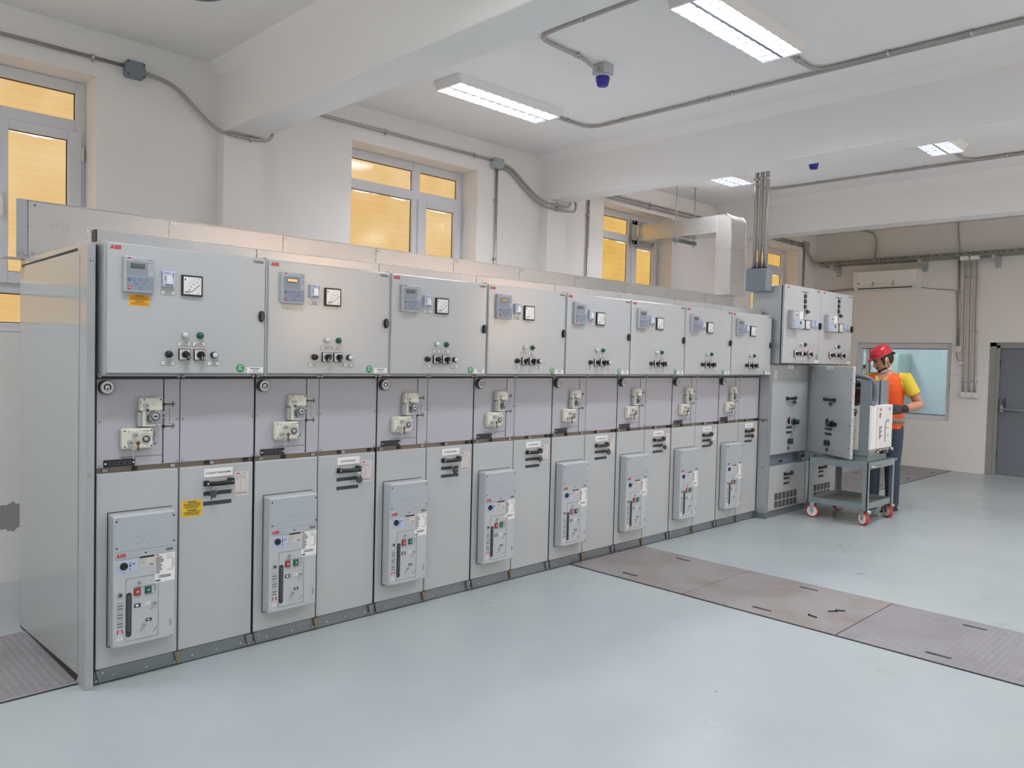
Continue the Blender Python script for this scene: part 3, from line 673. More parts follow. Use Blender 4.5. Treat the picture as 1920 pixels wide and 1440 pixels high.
b = MB(); b.bbox(-.05, 0, -.035, .035, 0, .09, WHITE, .005); b.build('body', s)
s = tag(empty('cable_plug', (11.55, -.2, 1.57)), 'small white plug hanging from the thin cable', 'plug')
b = MB(); b.bbox(-.02, .02, -.035, .02, 0, .04, WHITE, .008); b.build('body', s)
s = tag(empty('wall_socket', (XR, -.12, 1.40)), 'tiny white fixing plate left of the three conduits', 'plate')
b = MB(); b.bbox(-.012, 0, -.045, .03, 0, .02, WHITE, .003, 1); b.bbox(-.02, 0, -.045, -.03, 0, .045, WHITE, .003, 1); b.build('bracket', s)
for yy in (-.27, -.40):
    s = tag(empty('tray_label_box', (11.285, yy, 3.045)), 'small white box fixed under the cable tray, the %s one' % ('left' if yy > -.3 else 'right'), 'box', 'white boxes under the tray')
    b = MB(); b.bbox(0, .05, -.055, .055, 0, .055, WHITE, .004, 1); b.build('body', s)

# air conditioner
t = tag(empty('air_conditioner', (XR, .855, 2.69)), 'white split air conditioner on the right wall above the inner window', 'air conditioner')
prof = [(0, 0), (-.11, 0), (-.16, .02), (-.20, .075), (-.21, .12), (-.205, .285), (-.19, .292), (0, .292)]
b = MB(); b.prism(prof, -.465, .465, WHITE, 'y'); b.build('body', t)
b = MB(); b.bbox(-.214, -.203, -.455, .40, .09, .285, LABEL, .004, 1); b.build('front_panel', t)
b = MB(); b.box(-.195, -.155, -.40, .40, .028, .04, DGREY, Matrix.Rotation(math.radians(-52), 3, 'Y')); b.build('air_outlet', t)
b = MB(); b.box(-.205, -.165, -.41, .41, .046, .052, WHITE, Matrix.Rotation(math.radians(-52), 3, 'Y')); b.build('louvre', t)
for yy in (.15, -.15):
    b = MB(); b.tube([(-.2, yy + .03, .05), (-.218, yy, .085), (-.22, yy + .012, .13)], .0045, DGREY, 6); b.build('cable_tie', t)
b = MB(); b.box(-.2155, -.2135, .36, .40, .10, .112, INK); b.build('badge', t)
conduit('ac_pipe', [smooth_path([(11.56, 1.32, 2.73), (11.575, 1.6, 2.72), (11.575, 1.98, 2.70), (11.56, 2.0, 2.5), (11.56, 2.0, 1.6)], 2)], .014, 'pipe running from the air conditioner to the corner', cat='pipe', m=DOORF)
# ================================================================== THE ROW OF EIGHT SWITCHGEAR PANELS
PW = 0.75; LV = -.11
def lamp_part(parent, name, x, y, z, r, col, rim, dome=.016):
    b = MB(); b.lathe([(r, 0), (r, -.008), (r * .93, -.010), (r * .93, -.004), (r * .8, -.004), (r * .8, -.012), (r * .55, -.012 - dome * .6), (r * .2, -.012 - dome * .75), (.0005, -.012 - dome * .75)], (x, y, z), col, 18, 'y')
    b.ring((x, z), r * .82, r * 1.02, y - .009, y, rim, 18)
    return b.build(name, parent)
def tag_plate(parent, x0, x1, z0, z1, y, nlines=2):
    b = MB(); b.box(x0, x1, y - .002, y, z0, z1, INKL); b.box(x0 + .0012, x1 - .0012, y - .0026, y, z0 + .0012, z1 - .0012, LABEL)
    h = z1 - z0
    lines(b, x0 + (x1 - x0) * .18, x1 - (x1 - x0) * .18, y - .0026, [z0 + h * (.68 if k == 0 else .32) for k in range(nlines)], h * .16, INK, .4)
    for xx in (x0 + .005, x1 - .005): b.disc((xx, y - .0026, (z0 + z1) / 2), (0, -1, 0), .0022, .0006, INKL, 8)
    return b.build('label_plate', parent)
def selector(parent, x, y, z, ang, s=.026):
    b = MB(); b.box(x - s, x + s, y - .008, y, z - s, z + s, BLACK); b.box(x - s + .003, x + s - .003, y - .0092, y - .008, z - s + .003, z + s - .003, LABEL)
    for k in (-1, 0, 1): b.box(x + k * .012 - .003, x + k * .012 + .003, y - .0096, y - .009, z + s * .62, z + s * .74, INK)
    b.disc((x, y - .008, z), (0, -1, 0), .0155, .022, BLACK, 18)
    R = Matrix.Rotation(ang, 3, 'Y')
    b.box(x - .0075, x + .0075, y - .038, y - .024, z - .024, z + .016, BLACK, R, (x, y - .03, z))
    b.box(x - .0012, x + .0012, y - .0388, y - .038, z - .022, z - .008, LABEL, R, (x, y - .03, z))
    return b.build('selector_switch', parent)
def ammeter(parent, x0, x1, z0, z1, y):
    b = MB(); b.bbox(x0, x1, y - .012, y, z0, z1, BLACK, .0015, 1)
    f = .0075; b.box(x0 + f, x1 - f, y - .0126, y - .008, z0 + f, z1 - f, METER)
    w_, h = x1 - x0, z1 - z0; yy = y - .0126
    cx, cz = x1 - f - .006, z0 + f + .008     # pivot in the lower right corner, scale as an arc
    for k in range(9):
        a = math.radians(94 + k * 10.5); r0, r1 = w_ * .62, w_ * (.68 if k % 2 else .72)
        b.add([(cx + r0 * math.cos(a) - .0008, yy - .0003, cz + r0 * math.sin(a)), (cx + r0 * math.cos(a) + .0008, yy - .0003, cz + r0 * math.sin(a)), (cx + r1 * math.cos(a) + .0008, yy - .0003, cz + r1 * math.sin(a)), (cx + r1 * math.cos(a) - .0008, yy - .0003, cz + r1 * math.sin(a))], [(0, 1, 2, 3)], INK)
    for a in (105, 126, 147, 165): q = math.radians(a); b.box(cx + w_ * .52 * math.cos(q) - .004, cx + w_ * .52 * math.cos(q) + .004, yy - .0003, yy, cz + w_ * .52 * math.sin(q) - .0016, cz + w_ * .52 * math.sin(q) + .0016, INK)
    b.tube([(cx - .002, yy - .001, cz + h * .42), (cx - w_ * .38, yy - .001, cz + .006), (cx - w_ * .72, yy - .001, cz + .004)], .0009, INK, 5)
    b.box(x0 + .012, x0 + .018, yy - .0003, yy, z1 - .024, z1 - .016, INK); lines(b, x0 + .012, x0 + .04, yy, [z0 + .014, z0 + .018], .0016, INKL)
    b.text('A', x1 - .026, yy, z0 + .012, .012, INKL)
    return b.build('ammeter', parent)
def relay(parent, amber):
    y = LV; x0, x1, z0, z1 = .071, .199, 1.763, 1.920
    b = MB(); b.bbox(x0, x1, y - .022, y, z0, z1, RELAY, .005)
    yf = y - .022
    b.box(.080, x1 - .003, yf - .0012, yf + .004, 1.773, 1.899, RELAYD)
    b.box(.080, x1 - .003, yf - .0016, yf, 1.8325, 1.8345, RELAY)
    b.box(.0975, .157, yf - .003, yf, 1.8705, 1.8895, DGREY); b.box(.1, .1545, yf - .0034, yf, 1.8735, 1.887, LCDA if amber else LCD)
    b.box(.171, x1 - .003, yf - .0024, yf, 1.838, 1.893, RELAY); lines(b, .181, .193, yf - .0024, [1.884 - .0065 * k for k in range(4)], .002, INKL, .5, 'l')
    for k in range(7): b.box(.174, .1775, yf - .0027, yf, 1.884 - .0065 * k - .001, 1.884 - .0065 * k + .001, INKL)
    b.box(.087, .098, yf - .003, yf, 1.813, 1.825, GREEN); b.box(.0915, .0935, yf - .0033, yf, 1.815, 1.823, LABEL)
    b.box(.087, .098, yf - .003, yf, 1.777, 1.790, RED); b.ring((.0925, 1.7835), .002, .0034, yf - .0034, yf, LABEL, 12)
    for xx, zz in ((.113, 1.819), (.139, 1.820), (.165, 1.820), (.122, 1.802), (.156, 1.803), (.139, 1.785)): b.box(xx - .0058, xx + .0058, yf - .0024, yf, zz - .005, zz + .005, INKB); b.box(xx - .004, xx + .004, yf - .0028, yf, zz - .0032, zz + .0032, RELAYD)
    abb(b, .083, yf, 1.909, .0065)
    lines(b, .168, .192, yf, [1.9085], .003, INKL, 0); lines(b, .108, .152, yf, [1.9035], .0016, INKL, 0)
    return b.build('protection_relay', parent)
def padlock(parent, x, z, y, ang):
    b = MB(); R = Matrix.Rotation(ang, 3, 'Y')
    def q(a, c, d): v = R @ Vector((a, 0, c)); return (x + v.x, y - d, z + v.z)
    b.tube([q(-.009, -.026, .012), q(-.010, -.008, .012), q(-.006, .002, .012), q(.006, .002, .012), q(.010, -.008, .012), q(.009, -.026, .012)], .0028, CHROME, 6)
    vs = [q(a, c, d) for d in (.004, .022) for a, c in ((-.014, -.052), (.014, -.052), (.014, -.024), (-.014, -.024))]
    b.add(vs, [(0, 1, 2, 3), (4, 7, 6, 5), (0, 4, 5, 1), (1, 5, 6, 2), (2, 6, 7, 3), (3, 7, 4, 0)], DGREY)
    b.tube([q(0, -.05, .013), q(.004, -.066, .013)], [.0045, .002], BLACK, 6)
    return b.build('padlock', parent)
def name_plate(parent, body, x0, x1, z0, z1, y, size=.0125):
    b = MB(); b.bbox(x0, x1, y - .003, y, z0, z1, LABEL, .0008, 1); b.text(body, (x0 + x1) / 2, y - .003, (z0 + z1) / 2 - size * .35, size, INK, 0.0002, 'CENTER', .0004, .92)
    return b.build('name_plate', parent)
def warning(parent, x0, x1, z0, z1, y, m, ink):
    b = MB(); b.box(x0, x1, y - .0008, y, z0, z1, m); h = z1 - z0; w_ = x1 - x0; yy = y - .0008
    lines(b, x0 + w_ * .28, x1 - w_ * .28, yy, [z1 - h * .10, z1 - h * .60], h * .055, INK, 0)
    lines(b, x0 + w_ * .06, x1 - w_ * .06, yy, [z1 - h * (.21 + .085 * k) for k in range(4)] + [z1 - h * (.71 + .08 * k) for k in range(3)], h * .035, ink, .4)
    return b.build('warning_label', parent)

def make_panel():
    T = empty('switchgear_panel')
    b = MB()
    b.box(.003, .747, .022, 1.07, .065, 1.98, GALV)
    b.box(.0, .75, .014, .03, .950, .980, RAILM)          # rail between rows
    for xx in (.03, .16, .33, .50, .52, .70): b.bbox(xx, xx + .022, .004, .02, .957, .974, DARK if xx in (.16, .50, .70) else CREAMG, .002, 1)
    b.box(.0, .004, .0, .03, .06, 1.40, DARK)
    b.build('carcass', T)
    # plinth with door brackets
    b = MB(); b.box(.0, .75, .002, 1.07, 0, .066, GALV_DARK); b.box(.0, .75, -.001, .004, .0, .0035, DARK)
    for xx in (.08, .225, .44, .56, .69): b.disc((xx, .002, .028), (0, -1, 0), .006, .004, CHROME, 6)
    b.build('plinth', T)
    for k, (xa, mm) in enumerate(((.352, BRKT), (.711, GALV_DARK), (.004, GALV_DARK))):
        b = MB(); b.prism([(xa, .066), (xa + (.036 if k < 2 else .016), .066), (xa + (.026 if k < 2 else .014), .010), (xa + .012, .010)], -.012, .001, mm, 'y')
        b.disc((xa + .004, .001, .018), (0, -1, 0), .0055, .004, CHROME, 6); b.disc((xa + .030, .001, .05), (0, -1, 0), .0055, .004, CHROME, 6); b.build('plinth_bracket', T)
    # channel on top
    b = MB(); b.bbox(.001, .749, .0, .06, 1.985, 2.036, CHANNEL, .003, 1); b.box(.62, .64, .03, .04, 2.036, 2.042, GALV); b.disc((.744, .0, 2.012), (0, -1, 0), .004, .002, CHROME, 6); b.build('top_channel', T)
    # low-voltage compartment door
    b = MB(); b.bbox(.010, .744, LV, -.018, 1.405, 1.977, PAINT, .006)
    b.box(.0, .012, LV + .012, .03, 1.402, 1.985, GALV); b.box(.02, .74, -.02, .03, 1.40, 1.982, DARK)
    lvd = b.build('lv_door', T)
    b = MB(); abb(b, .021, LV, 1.946, .0185); b.build('logo', lvd)
    b = MB(); b.text('UniSec', .678, LV, 1.951, .0195, INK, .0004); b.build('lettering', lvd)
    relay(lvd, False)
    b = MB(); b.bbox(.237, .291, LV - .018, LV, 1.800, 1.869, LAV, .003); yy = LV - .018
    b.box(.245, .268, yy - .0006, yy, 1.858, 1.863, RELAYD); b.box(.282, .285, yy - .0006, yy, 1.842, 1.862, DGREY); b.box(.246, .252, yy - .0006, yy, 1.826, 1.846, RELAYD); lines(b, .246, .284, yy, [1.8075], .004, INK, .3); b.box(.256, .280, yy - .0004, yy, 1.815, 1.850, METER)
    b.build('voltage_indicator', lvd)
    tag_plate(lvd, .236, .297, 1.765, 1.782, LV)
    ammeter(lvd, .326, .423, 1.765, 1.860, LV)
    lamp_part(lvd, 'indicator_lamp', .345, LV, 1.584, .0155, LENSW, GALV)
    lamp_part(lvd, 'indicator_lamp', .416, LV, 1.584, .0155, GREEN, GREEN)
    for x0, z0 in ((.312, 1.535), (.380, 1.535), (.239, 1.445), (.451, 1.445)): tag_plate(lvd, x0, x0 + .061, z0, z0 + .018, LV)
    selector(lvd, .343, LV, 1.494, -.55); selector(lvd, .413, LV, 1.494, 0)
    b = MB(); b.lathe([(.016, 0), (.016, -.010), (.013, -.014), (.013, -.022), (.0005, -.023)], (.272, LV, 1.494), BLACK, 18, 'y'); b.build('push_button', lvd)
    b = MB(); b.lathe([(.016, 0), (.016, -.016), (.0135, -.018)], (.483, LV, 1.494), BLACK, 18, 'y'); b.lathe([(.0125, -.016), (.0125, -.022), (.0005, -.023)], (.483, LV, 1.494), LENSW, 18, 'y'); b.build('push_button', lvd)
    b = MB()
    b.prism([(.7215 + .0135 * math.cos(a), 1.690 + .027 * math.sin(a)) for a in [2 * math.pi * k / 20 for k in range(20)]], LV - .014, LV, BLACK, 'y'); b.prism([(.7215 + .010 * math.cos(a), 1.690 + .022 * math.sin(a)) for a in [2 * math.pi * k / 20 for k in range(20)]], LV - .020, LV - .013, DGREY, 'y'); b.build('door_lock', lvd)
    b = MB(); b.disc((.6165, LV, 1.4325), (0, -1, 0), .0205, .0008, GREENS, 24); b.text('QC', .6165, LV - .0008, 1.4365, .0155, LABEL, .0002, 'CENTER', .0003); lines(b, .605, .628, LV - .0008, [1.428], .0038, LABEL, 0); b.build('inspection_sticker', lvd)
    b = MB(); b.box(.650, .736, LV - .0008, LV, 1.408, 1.438, LABEL); lines(b, .667, .718, LV - .0008, [1.431], .005, INKL, 0); lines(b, .68, .71, LV - .0008, [1.4225], .004, INKL, .3); lines(b, .658, .73, LV - .0008, [1.4135], .003, INKL, .2); b.build('rating_sticker', lvd)
    # rail with screws under the door
    b = MB(); b.bbox(.003, .370, -.004, .02, 1.3895, 1.402, GALV, .001, 1); b.bbox(.3735, .747, -.004, .02, 1.3895, 1.402, GALV, .001, 1); b.box(.004, .746, .006, .02, 1.377, 1.3895, BLACK)
    for xx in (.013, .361, .383, .737): b.disc((xx, -.002, 1.3915), (0, -1, 0), .0085, .006, GALV, 12); b.disc((xx, -.008, 1.3915), (0, -1, 0), .0035, .0006, DARK, 6)
    b.build('upper_rail', T)
    # operating panels
    def mid(x0, x1):
        b = MB(); b.bbox(x0, x1, .0, .02, .9785, 1.3765, MID, .0015, 1); o = b.build('operating_panel', T)
        for xx in (x0 + .011, x1 - .010):
            for zz in (1.187, .987): MB().disc((xx, .0005, zz), (0, -1, 0), .0062, .004, GALV, 10).disc((xx, -.0033, zz), (0, -1, 0), .003, .0004, DARK, 6).build('screw', o)
        return o
    m1 = mid(.004, .3695); mid(.3735, .746)
    b = MB(); b.lathe([(.032, 0), (.032, -.028), (.030, -.033), (.0265, -.033), (.0265, -.029)], (.039, 0, 1.341), DGREY, 28, 'y')
    b.disc((.039, -.028, 1.341), (0, -1, 0), .0262, .0012, METER, 24)
    b.ring((.039, 1.341), .0265, .029, -.0338, -.03, GALV, 28)
    b.ring((.039, 1.341), .010, .0165, -.0298, -.029, BLACK, 20, math.radians(-50), math.radians(230)); b.box(.0365, .0415, -.0298, -.029, 1.327, 1.339, BLACK); lines(b, .030, .048, -.0292, [1.324], .002, INKL, .2)
    b.build('pressure_gauge', m1)
    # switch operator (upper) : cover above, recessed dial below
    yo = -.036
    b = MB(); b.bbox(.178, .277, yo, 0, 1.231, 1.292, CREAM, .007); b.bbox(.190, .272, yo + .004, 0, 1.158, 1.235, CREAM, .005); b.box(.206, .271, yo + .003, yo + .01, 1.168, 1.231, CREAMG)
    b.bbox(.170, .19, -.028, 0, 1.158, 1.225, CREAMG, .004, 1)
    for xx in (.194, .266): b.disc((xx, yo, 1.283), (0, -1, 0), .0036, .0006, BLACK, 10)
    b.ring((.236, 1.268), .008, .0088, yo - .0004, yo, INKL, 20); b.box(.180, .1815, yo - .0004, yo, 1.265, 1.279, INK)
    b.disc((.202, yo, 1.257), (0, -1, 0), .0135, .010, GALV, 16); b.box(.196, .208, yo - .0125, yo - .010, 1.255, 1.259, DGREY)
    b.disc((.246, yo + .003, 1.205), (0, -1, 0), .0195, .004, DGREY, 20); b.disc((.242, yo - .001, 1.206), (0, -1, 0), .015, .009, GALV, 18); b.box(.234, .25, yo - .011, yo - .009, 1.203, 1.209, BLACK)
    b.ring((.244, 1.205), .0245, .028, yo + .0022, yo + .003, INK, 12, math.radians(95), math.radians(185)); b.ring((.222, 1.181), .0035, .006, yo + .002, yo + .003, INK, 12); lines(b, .245, .262, yo + .004, [1.163], .003, INKL, .2)
    b.build('switch_operator', m1)
    b = MB(); b.box(.207, .2085, yo - .008, yo - .004, 1.212, 1.242, CHROME); b.disc((.2078, yo - .004, 1.235), (0, -1, 0), .006, .004, DGREY, 10); b.box(.203, .212, yo - .012, yo - .004, 1.183, 1.213, DGREY); b.build('key', m1)
    # earthing operator (lower)
    b = MB(); b.bbox(.099, .236, -.034, 0, 1.060, 1.153, CREAM, .008); yo = -.034
    for xx, zz in ((.112, 1.143), (.227, 1.143), (.112, 1.071), (.227, 1.071)): b.disc((xx, yo, zz), (0, -1, 0), .0036, .0006, BLACK, 10)
    for xx, zz in ((.156, 1.124), (.135, 1.089)): b.disc((xx, yo, zz), (0, -1, 0), .0125, .012, GALV, 16); b.box(xx - .006, xx + .006, yo - .0128, yo - .012, zz - .002, zz + .002, BLACK)
    b.ring((.204, 1.102), .0165, .021, yo - .003, yo, CREAMG, 22); b.disc((.204, yo, 1.102), (0, -1, 0), .0155, .001, DGREY, 20); b.disc((.202, yo, 1.104), (0, -1, 0), .009, .008, GALV, 14)
    b.ring((.204, 1.102), .027, .0285, yo - .0006, yo, INK, 18, math.radians(20), math.radians(170)); b.ring((.173, 1.090), .0035, .0055, yo - .0006, yo, INK, 12); b.box(.128, .1295, yo - .0004, yo, 1.133, 1.147, INK); lines(b, .19, .22, yo, [1.1405], .003, INKL, .3)
    b.build('earthing_operator', m1)
    for (xx, z0, z1, cc) in ((.165, 1.052, 1.094, BRASSK), (.145, 1.015, 1.068, CHROME)):
        b = MB(); b.disc((xx, -.045, z1 - .008), (0, -1, 0), .0085, .003, cc, 14); b.box(xx - .003, xx + .003, -.048, -.045, z0, z1 - .012, cc); b.box(xx, xx + .006, -.048, -.045, z0 + .004, z0 + .009, cc); b.tube([(xx, -.047, z1 - .002), (xx - .004, -.046, z1 + .012)], .0015, CHROME, 5); b.build('key', m1)
    # mimic diagram
    b = MB(); y0, y1 = -.0006, .0005
    def L(x0, x1, z0, z1): b.box(x0, x1, y0, y1, z0, z1, INK)
    L(.2918, .2972, 1.225, 1.3765); L(.2918, .2972, 1.160, 1.193); L(.2898, .2952, .990, 1.150)
    b.prism([(.2865, .992), (.2985, .992), (.2925, .978)], y0, y1, INK, 'y')
    for s in (-1, 1): b.box(.286, .302, y0, y1, 1.2035, 1.2065, INK, Matrix.Rotation(s * math.radians(45), 3, 'Y'))
    b.disc((.2945, .0004, 1.154), (0, -1, 0), .009, .001, INK, 16); b.disc((.2965, .0004, 1.258), (0, -1, 0), .007, .001, INK, 16)
    for zz in (1.258, 1.154):
        L(.298, .336, zz - .0028, zz + .0028); L(.335, .3385, zz - .014, zz + .014); L(.341, .343, zz - .009, zz + .009); L(.346, .348, zz - .005, zz + .005)
    for k in range(7): L(.3205, .3230, 1.165 + k * .0135, 1.172 + k * .0135)
    L(.10, .2915, 1.0195, 1.0215)
    L(.252, .254, 1.112, 1.134); L(.248, .258, 1.111, 1.113); b.box(.249, .2512, y0, y1, 1.085, 1.108, INK, Matrix.Rotation(math.radians(-25), 3, 'Y')); L(.246, .266, 1.076, 1.0785); L(.250, .262, 1.072, 1.074)
    b.build('mimic_diagram', m1)
    b = MB(); b.bbox(.032, .166, -.007, 0, .979 + .001, 1.013, BLACK, .002, 1); b.box(.05, .148, -.0085, -.006, .988, 1.005, DGREY)
    for k in range(4): b.box(.056 + k * .022, .070 + k * .022, -.0092, -.008, .991, 1.002, BLACK)
    for xx in (.039, .159): b.disc((xx, -.007, .9965), (0, -1, 0), .0045, .001, WHITE, 10)
    b.build('voltage_socket', m1)
    # lower doors
    b = MB(); b.bbox(.004, .3645, -.004, .018, .0685, .953, PAINT, .004); bd = b.build('breaker_door', T)
    b = MB(); b.box(.052, .336, -.0045, -.0035, .772, .7755, DARK); b.box(.0485, .0525, -.0045, -.0035, .165, .7755, DARK); b.box(.05, .072, -.0045, -.0035, .160, .164, DARK); b.build('door_cutout', bd)
    b = MB(); b.bbox(.3715, .742, -.004, .018, .0685, .953, PAINT, .004); cd = b.build('cable_door', T)
    # breaker cover
    yc = -.072
    b = MB(); b.bbox(.053, .3265, yc, -.006, .171, .767, COVER, .007, 3); cv = b.build('breaker_cover', T)
    b = MB(); b.bbox(.059, .3235, yc - .0025, yc + .002, .604, .760, COVER_SIDE, .001, 1)
    for xx, zz in ((.0655, .743), (.318, .743), (.0665, .623), (.3185, .624)): b.disc((xx, yc - .0025, zz), (0, -1, 0), .0042, .0006, BLACK, 12)
    for xx in (.073, .309): b.disc((xx, yc - .0025, .7525), (0, -1, 0), .005, .002, CHROME, 10)
    for x0, x1, zz in ((.145, .162, .665), (.166, .183, .665), (.192, .208, .666), (.219, .234, .667), (.176, .19, .651), (.208, .225, .653), (.145, .162, .633), (.19, .205, .635)): b.box(x0, x1, yc - .003, yc - .0024, zz - .0006, zz + .0006, INKL)
    b.build('cover_plate', cv)
    b = MB(); b.bbox(.059, .3235, yc - .0025, yc + .002, .571, .602, COVER_SIDE, .001, 1); abb(b, .066, yc - .0025, .5795, .0165); b.text('VD4', .281, yc - .0025, .5815, .0175, INK, .0006); b.disc((.192, yc - .0025, .587), (0, -1, 0), .004, .0006, BLACK, 10); b.build('name_strip', cv)
    b = MB(); b.box(.071, .157, yc - .001, yc, .503, .564, LAV); b.disc((.098, yc - .001, .5385), (0, -1, 0), .0165, .006, BLACK, 20); b.box(.124, .126, yc - .0014, yc, .51, .557, INK); b.box(.121, .129, yc - .0014, yc, .535, .541, INK); b.box(.133, .146, yc - .0014, yc, .542, .546, INK); b.build('racking_socket', cv)
    b = MB(); b.box(.166, .230, yc - .001, yc, .525, .572, mat_once('beige_plate', (206, 204, 196))); b.box(.166, .230, yc - .0014, yc, .563, .572, BLACK); lines(b, .169, .2, yc - .001, [.555, .549, .543, .537], .0016, INKL, .5, 'l'); lines(b, .21, .227, yc - .001, [.530], .004, REDB, .0); b.build('caution_plate', cv)
    b = MB(); b.box(.234, .3245, yc - .001, yc, .438, .571, LABEL); abb(b, .237, yc - .001, .5625, .006)
    lines(b, .237, .275, yc - .001, [.556 - .006 * k for k in range(13)], .003, INK, .6, 'l'); lines(b, .283, .318, yc - .001, [.56, .552, .545], .0018, INKL, .5)
    for q in ((.312, .3135, .49, .545), (.29, .3135, .49, .4915), (.3185, .32, .50, .548)): b.box(q[0], q[1], yc - .0014, yc, q[2], q[3], INK)
    lines(b, .245, .315, yc - .001, [.468, .461], .0035, INK, .3); lines(b, .236, .262, yc - .001, [.447], .006, INK, .3, 'l'); b.build('rating_plate', cv)
    b = MB()
    for q in ((.107, .251, .478, .4795), (.107, .251, .193, .1945), (.107, .1085, .193, .479), (.2495, .251, .193, .479)): b.box(q[0], q[1], yc - .0012, yc, q[2], q[3], INKL)
    b.box(.15, .235, yc - .0016, yc, .4325, .434, INKL); b.box(.148, .1495, yc - .0016, yc, .392, .433, INKL); b.box(.2345, .236, yc - .0016, yc, .40, .434, INK); b.box(.15, .235, yc - .0016, yc, .391, .3925, INKL); b.disc((.181, yc, .391), (0, -1, 0), .009, .002, COVER, 14)
    b.box(.224, .248, yc - .0012, yc, .222, .2235, INK, Matrix.Rotation(math.radians(-50), 3, 'Y')); b.box(.12, .13, yc - .0012, yc, .2, .2, INKL)
    b.build('control_panel_outline', cv)
    b = MB(); b.prism([(.121 + .0125 * math.cos(a), (.402 if math.sin(a) >= 0 else .224) + .0125 * math.sin(a)) for a in [2 * math.pi * k / 20 for k in range(20)]], yc - .0012, yc, SLOT, 'y'); b.bbox(.1115, .128, yc - .008, yc, .235, .40, DGREY, .004, 1); b.build('charging_lever', cv)
    for xx, mm in ((.157, REDB), (.205, GREEN)):
        b = MB(); b.box(xx - .015, xx + .015, yc - .0014, yc, .397, .429, BLACK); b.bbox(xx - .0135, xx + .0135, yc - .007, yc, .3985, .4275, mm, .002, 1); b.box(xx - .004, xx + .004, yc - .0074, yc - .0068, .410, .416, LABEL if mm is REDB else LENSW); b.build('push_button', cv)
    for x0, x1, z0, z1 in ((.144, .171, .3405, .3575), (.195, .221, .268, .281), (.193, .212, .343, .356)):
        b = MB(); b.box(x0, x1, yc - .0014, yc, z0, z1, BLACK if x0 != .193 else LABEL); b.box(x0 + .006, x1 - .008, yc - .0018, yc, z0 + .004, z1 - .004, LABEL if x0 != .193 else INK); b.build('position_indicator', cv)
    for xx, zz in ((.166, .4535), (.234, .3455), (.189, .254)):
        b = MB(); b.disc((xx, yc, zz), (0, -1, 0), .008, .006, CREAMG, 12); b.disc((xx, yc - .006, zz), (0, -1, 0), .003, .001, BRASSK, 8); b.tube([(xx, yc - .008, zz), (xx - .018, yc - .004, zz - .026)], .0016, CREAMG, 5); b.build('key_lock', cv)
    b = MB(); b.disc((.084, yc, .410), (0, -1, 0), .014, .003, GALV, 20); b.disc((.084, yc - .003, .410), (0, -1, 0), .008, .002, DGREY, 14); b.build('test_socket', cv)
    b = MB()
    for k in range(9):
        zz = .375 - .0135 * k; b.box(.071, .096, yc - .0006, yc, zz - .0045, zz + .003, INKL if k % 3 else CREAMG)
    b.prism([(.070, .206), (.097, .206), (.0835, .23)], yc - .0006, yc, LABEL, 'y'); b.box(.082, .085, yc - .001, yc, .209, .224, RED)
    for xx in (.074, .093): b.box(xx - .0025, xx + .0025, yc - .001, yc, .234, .254, RED, Matrix.Rotation(.25 if xx < .08 else -.25, 3, 'Y'))
    b.build('hazard_print', cv)
    b = MB(); b.box(.303, .305, yc - .001, yc, .228, .258, INKL); b.box(.309, .311, yc - .001, yc, .228, .258, INKL); b.box(.303, .311, yc - .001, yc, .226, .228, INKL)
    for xx, zz in ((.068, .178), (.312, .180)): b.disc((xx, yc, zz), (0, -1, 0), .005, .003, CHROME, 8)
    b.build('cover_screw', cv)
    # cable door fittings
    b = MB(); b.tube([(.490, -.016, .865), (.52, -.016, .862), (.555, -.026, .862), (.60, -.026, .863), (.632, -.02, .866)], .0115, BLACK, 8); b.bbox(.486, .512, -.014, -.004, .851, .879, BLACK, .003, 1); b.bbox(.606, .634, -.03, -.004, .852, .884, BLACK, .003, 1); b.disc((.500, -.028, .865), (0, -1, 0), .005, .002, CHROME, 8); b.disc((.624, -.0302, .868), (0, -1, 0), .005, .002, CHROME, 8); b.build('handle', cd)
    for zz in (.814, .765):
        b = MB(); b.box(.487, .629, -.005, -.0035, zz - .0095, zz + .0095, SLOT); b.box(.487, .629, -.0056, -.0035, zz + .0085, zz + .0105, DGREY); b.box(.487, .4895, -.0056, -.0035, zz - .0095, zz + .0095, DARK); b.build('handle_slot', cd)
    b = MB(); b.box(.648, .719, -.0048, -.004, .787, .909, mat_once('pinkish_sticker', (214, 208, 205))); abb(b, .653, -.0048, .896, .0075); yy = -.0048
    lines(b, .675, .71, yy, [.899], .002, INKL, .3); lines(b, .653, .712, yy, [.885, .878], .0018, INKL, .6, 'l'); b.box(.655, .661, yy - .0003, yy, .868, .872, REDB); b.box(.695, .701, yy - .0003, yy, .875, .879, REDB)
    for k in range(9): lines(b, .672, .683, yy, [.866 - .007 * k], .0016, INKL, .5); lines(b, .702, .711, yy, [.866 - .007 * k], .0016, INKL, .6)
    lines(b, .651, .715, yy, [.799], .004, INKL, 0); lines(b, .651, .70, yy, [.805], .0015, INKL, 0); b.build('data_sticker', cd)
    return T
_mo = {}
def mat_once(n, c):
    if n not in _mo: _mo[n] = mat(n, c, .5)
    return _mo[n]
CHANNEL = mat('top_channel_sheet', (192, 194, 195), .25, .6, noise=.02, nscale=8); RAILM = mat('rail_steel', (132, 122, 110), .4, .6); BRKT = mat('worn_bracket', (148, 134, 116), .45, .6); BRASSK = mat('brass_key', (120, 92, 62), .35, .8)
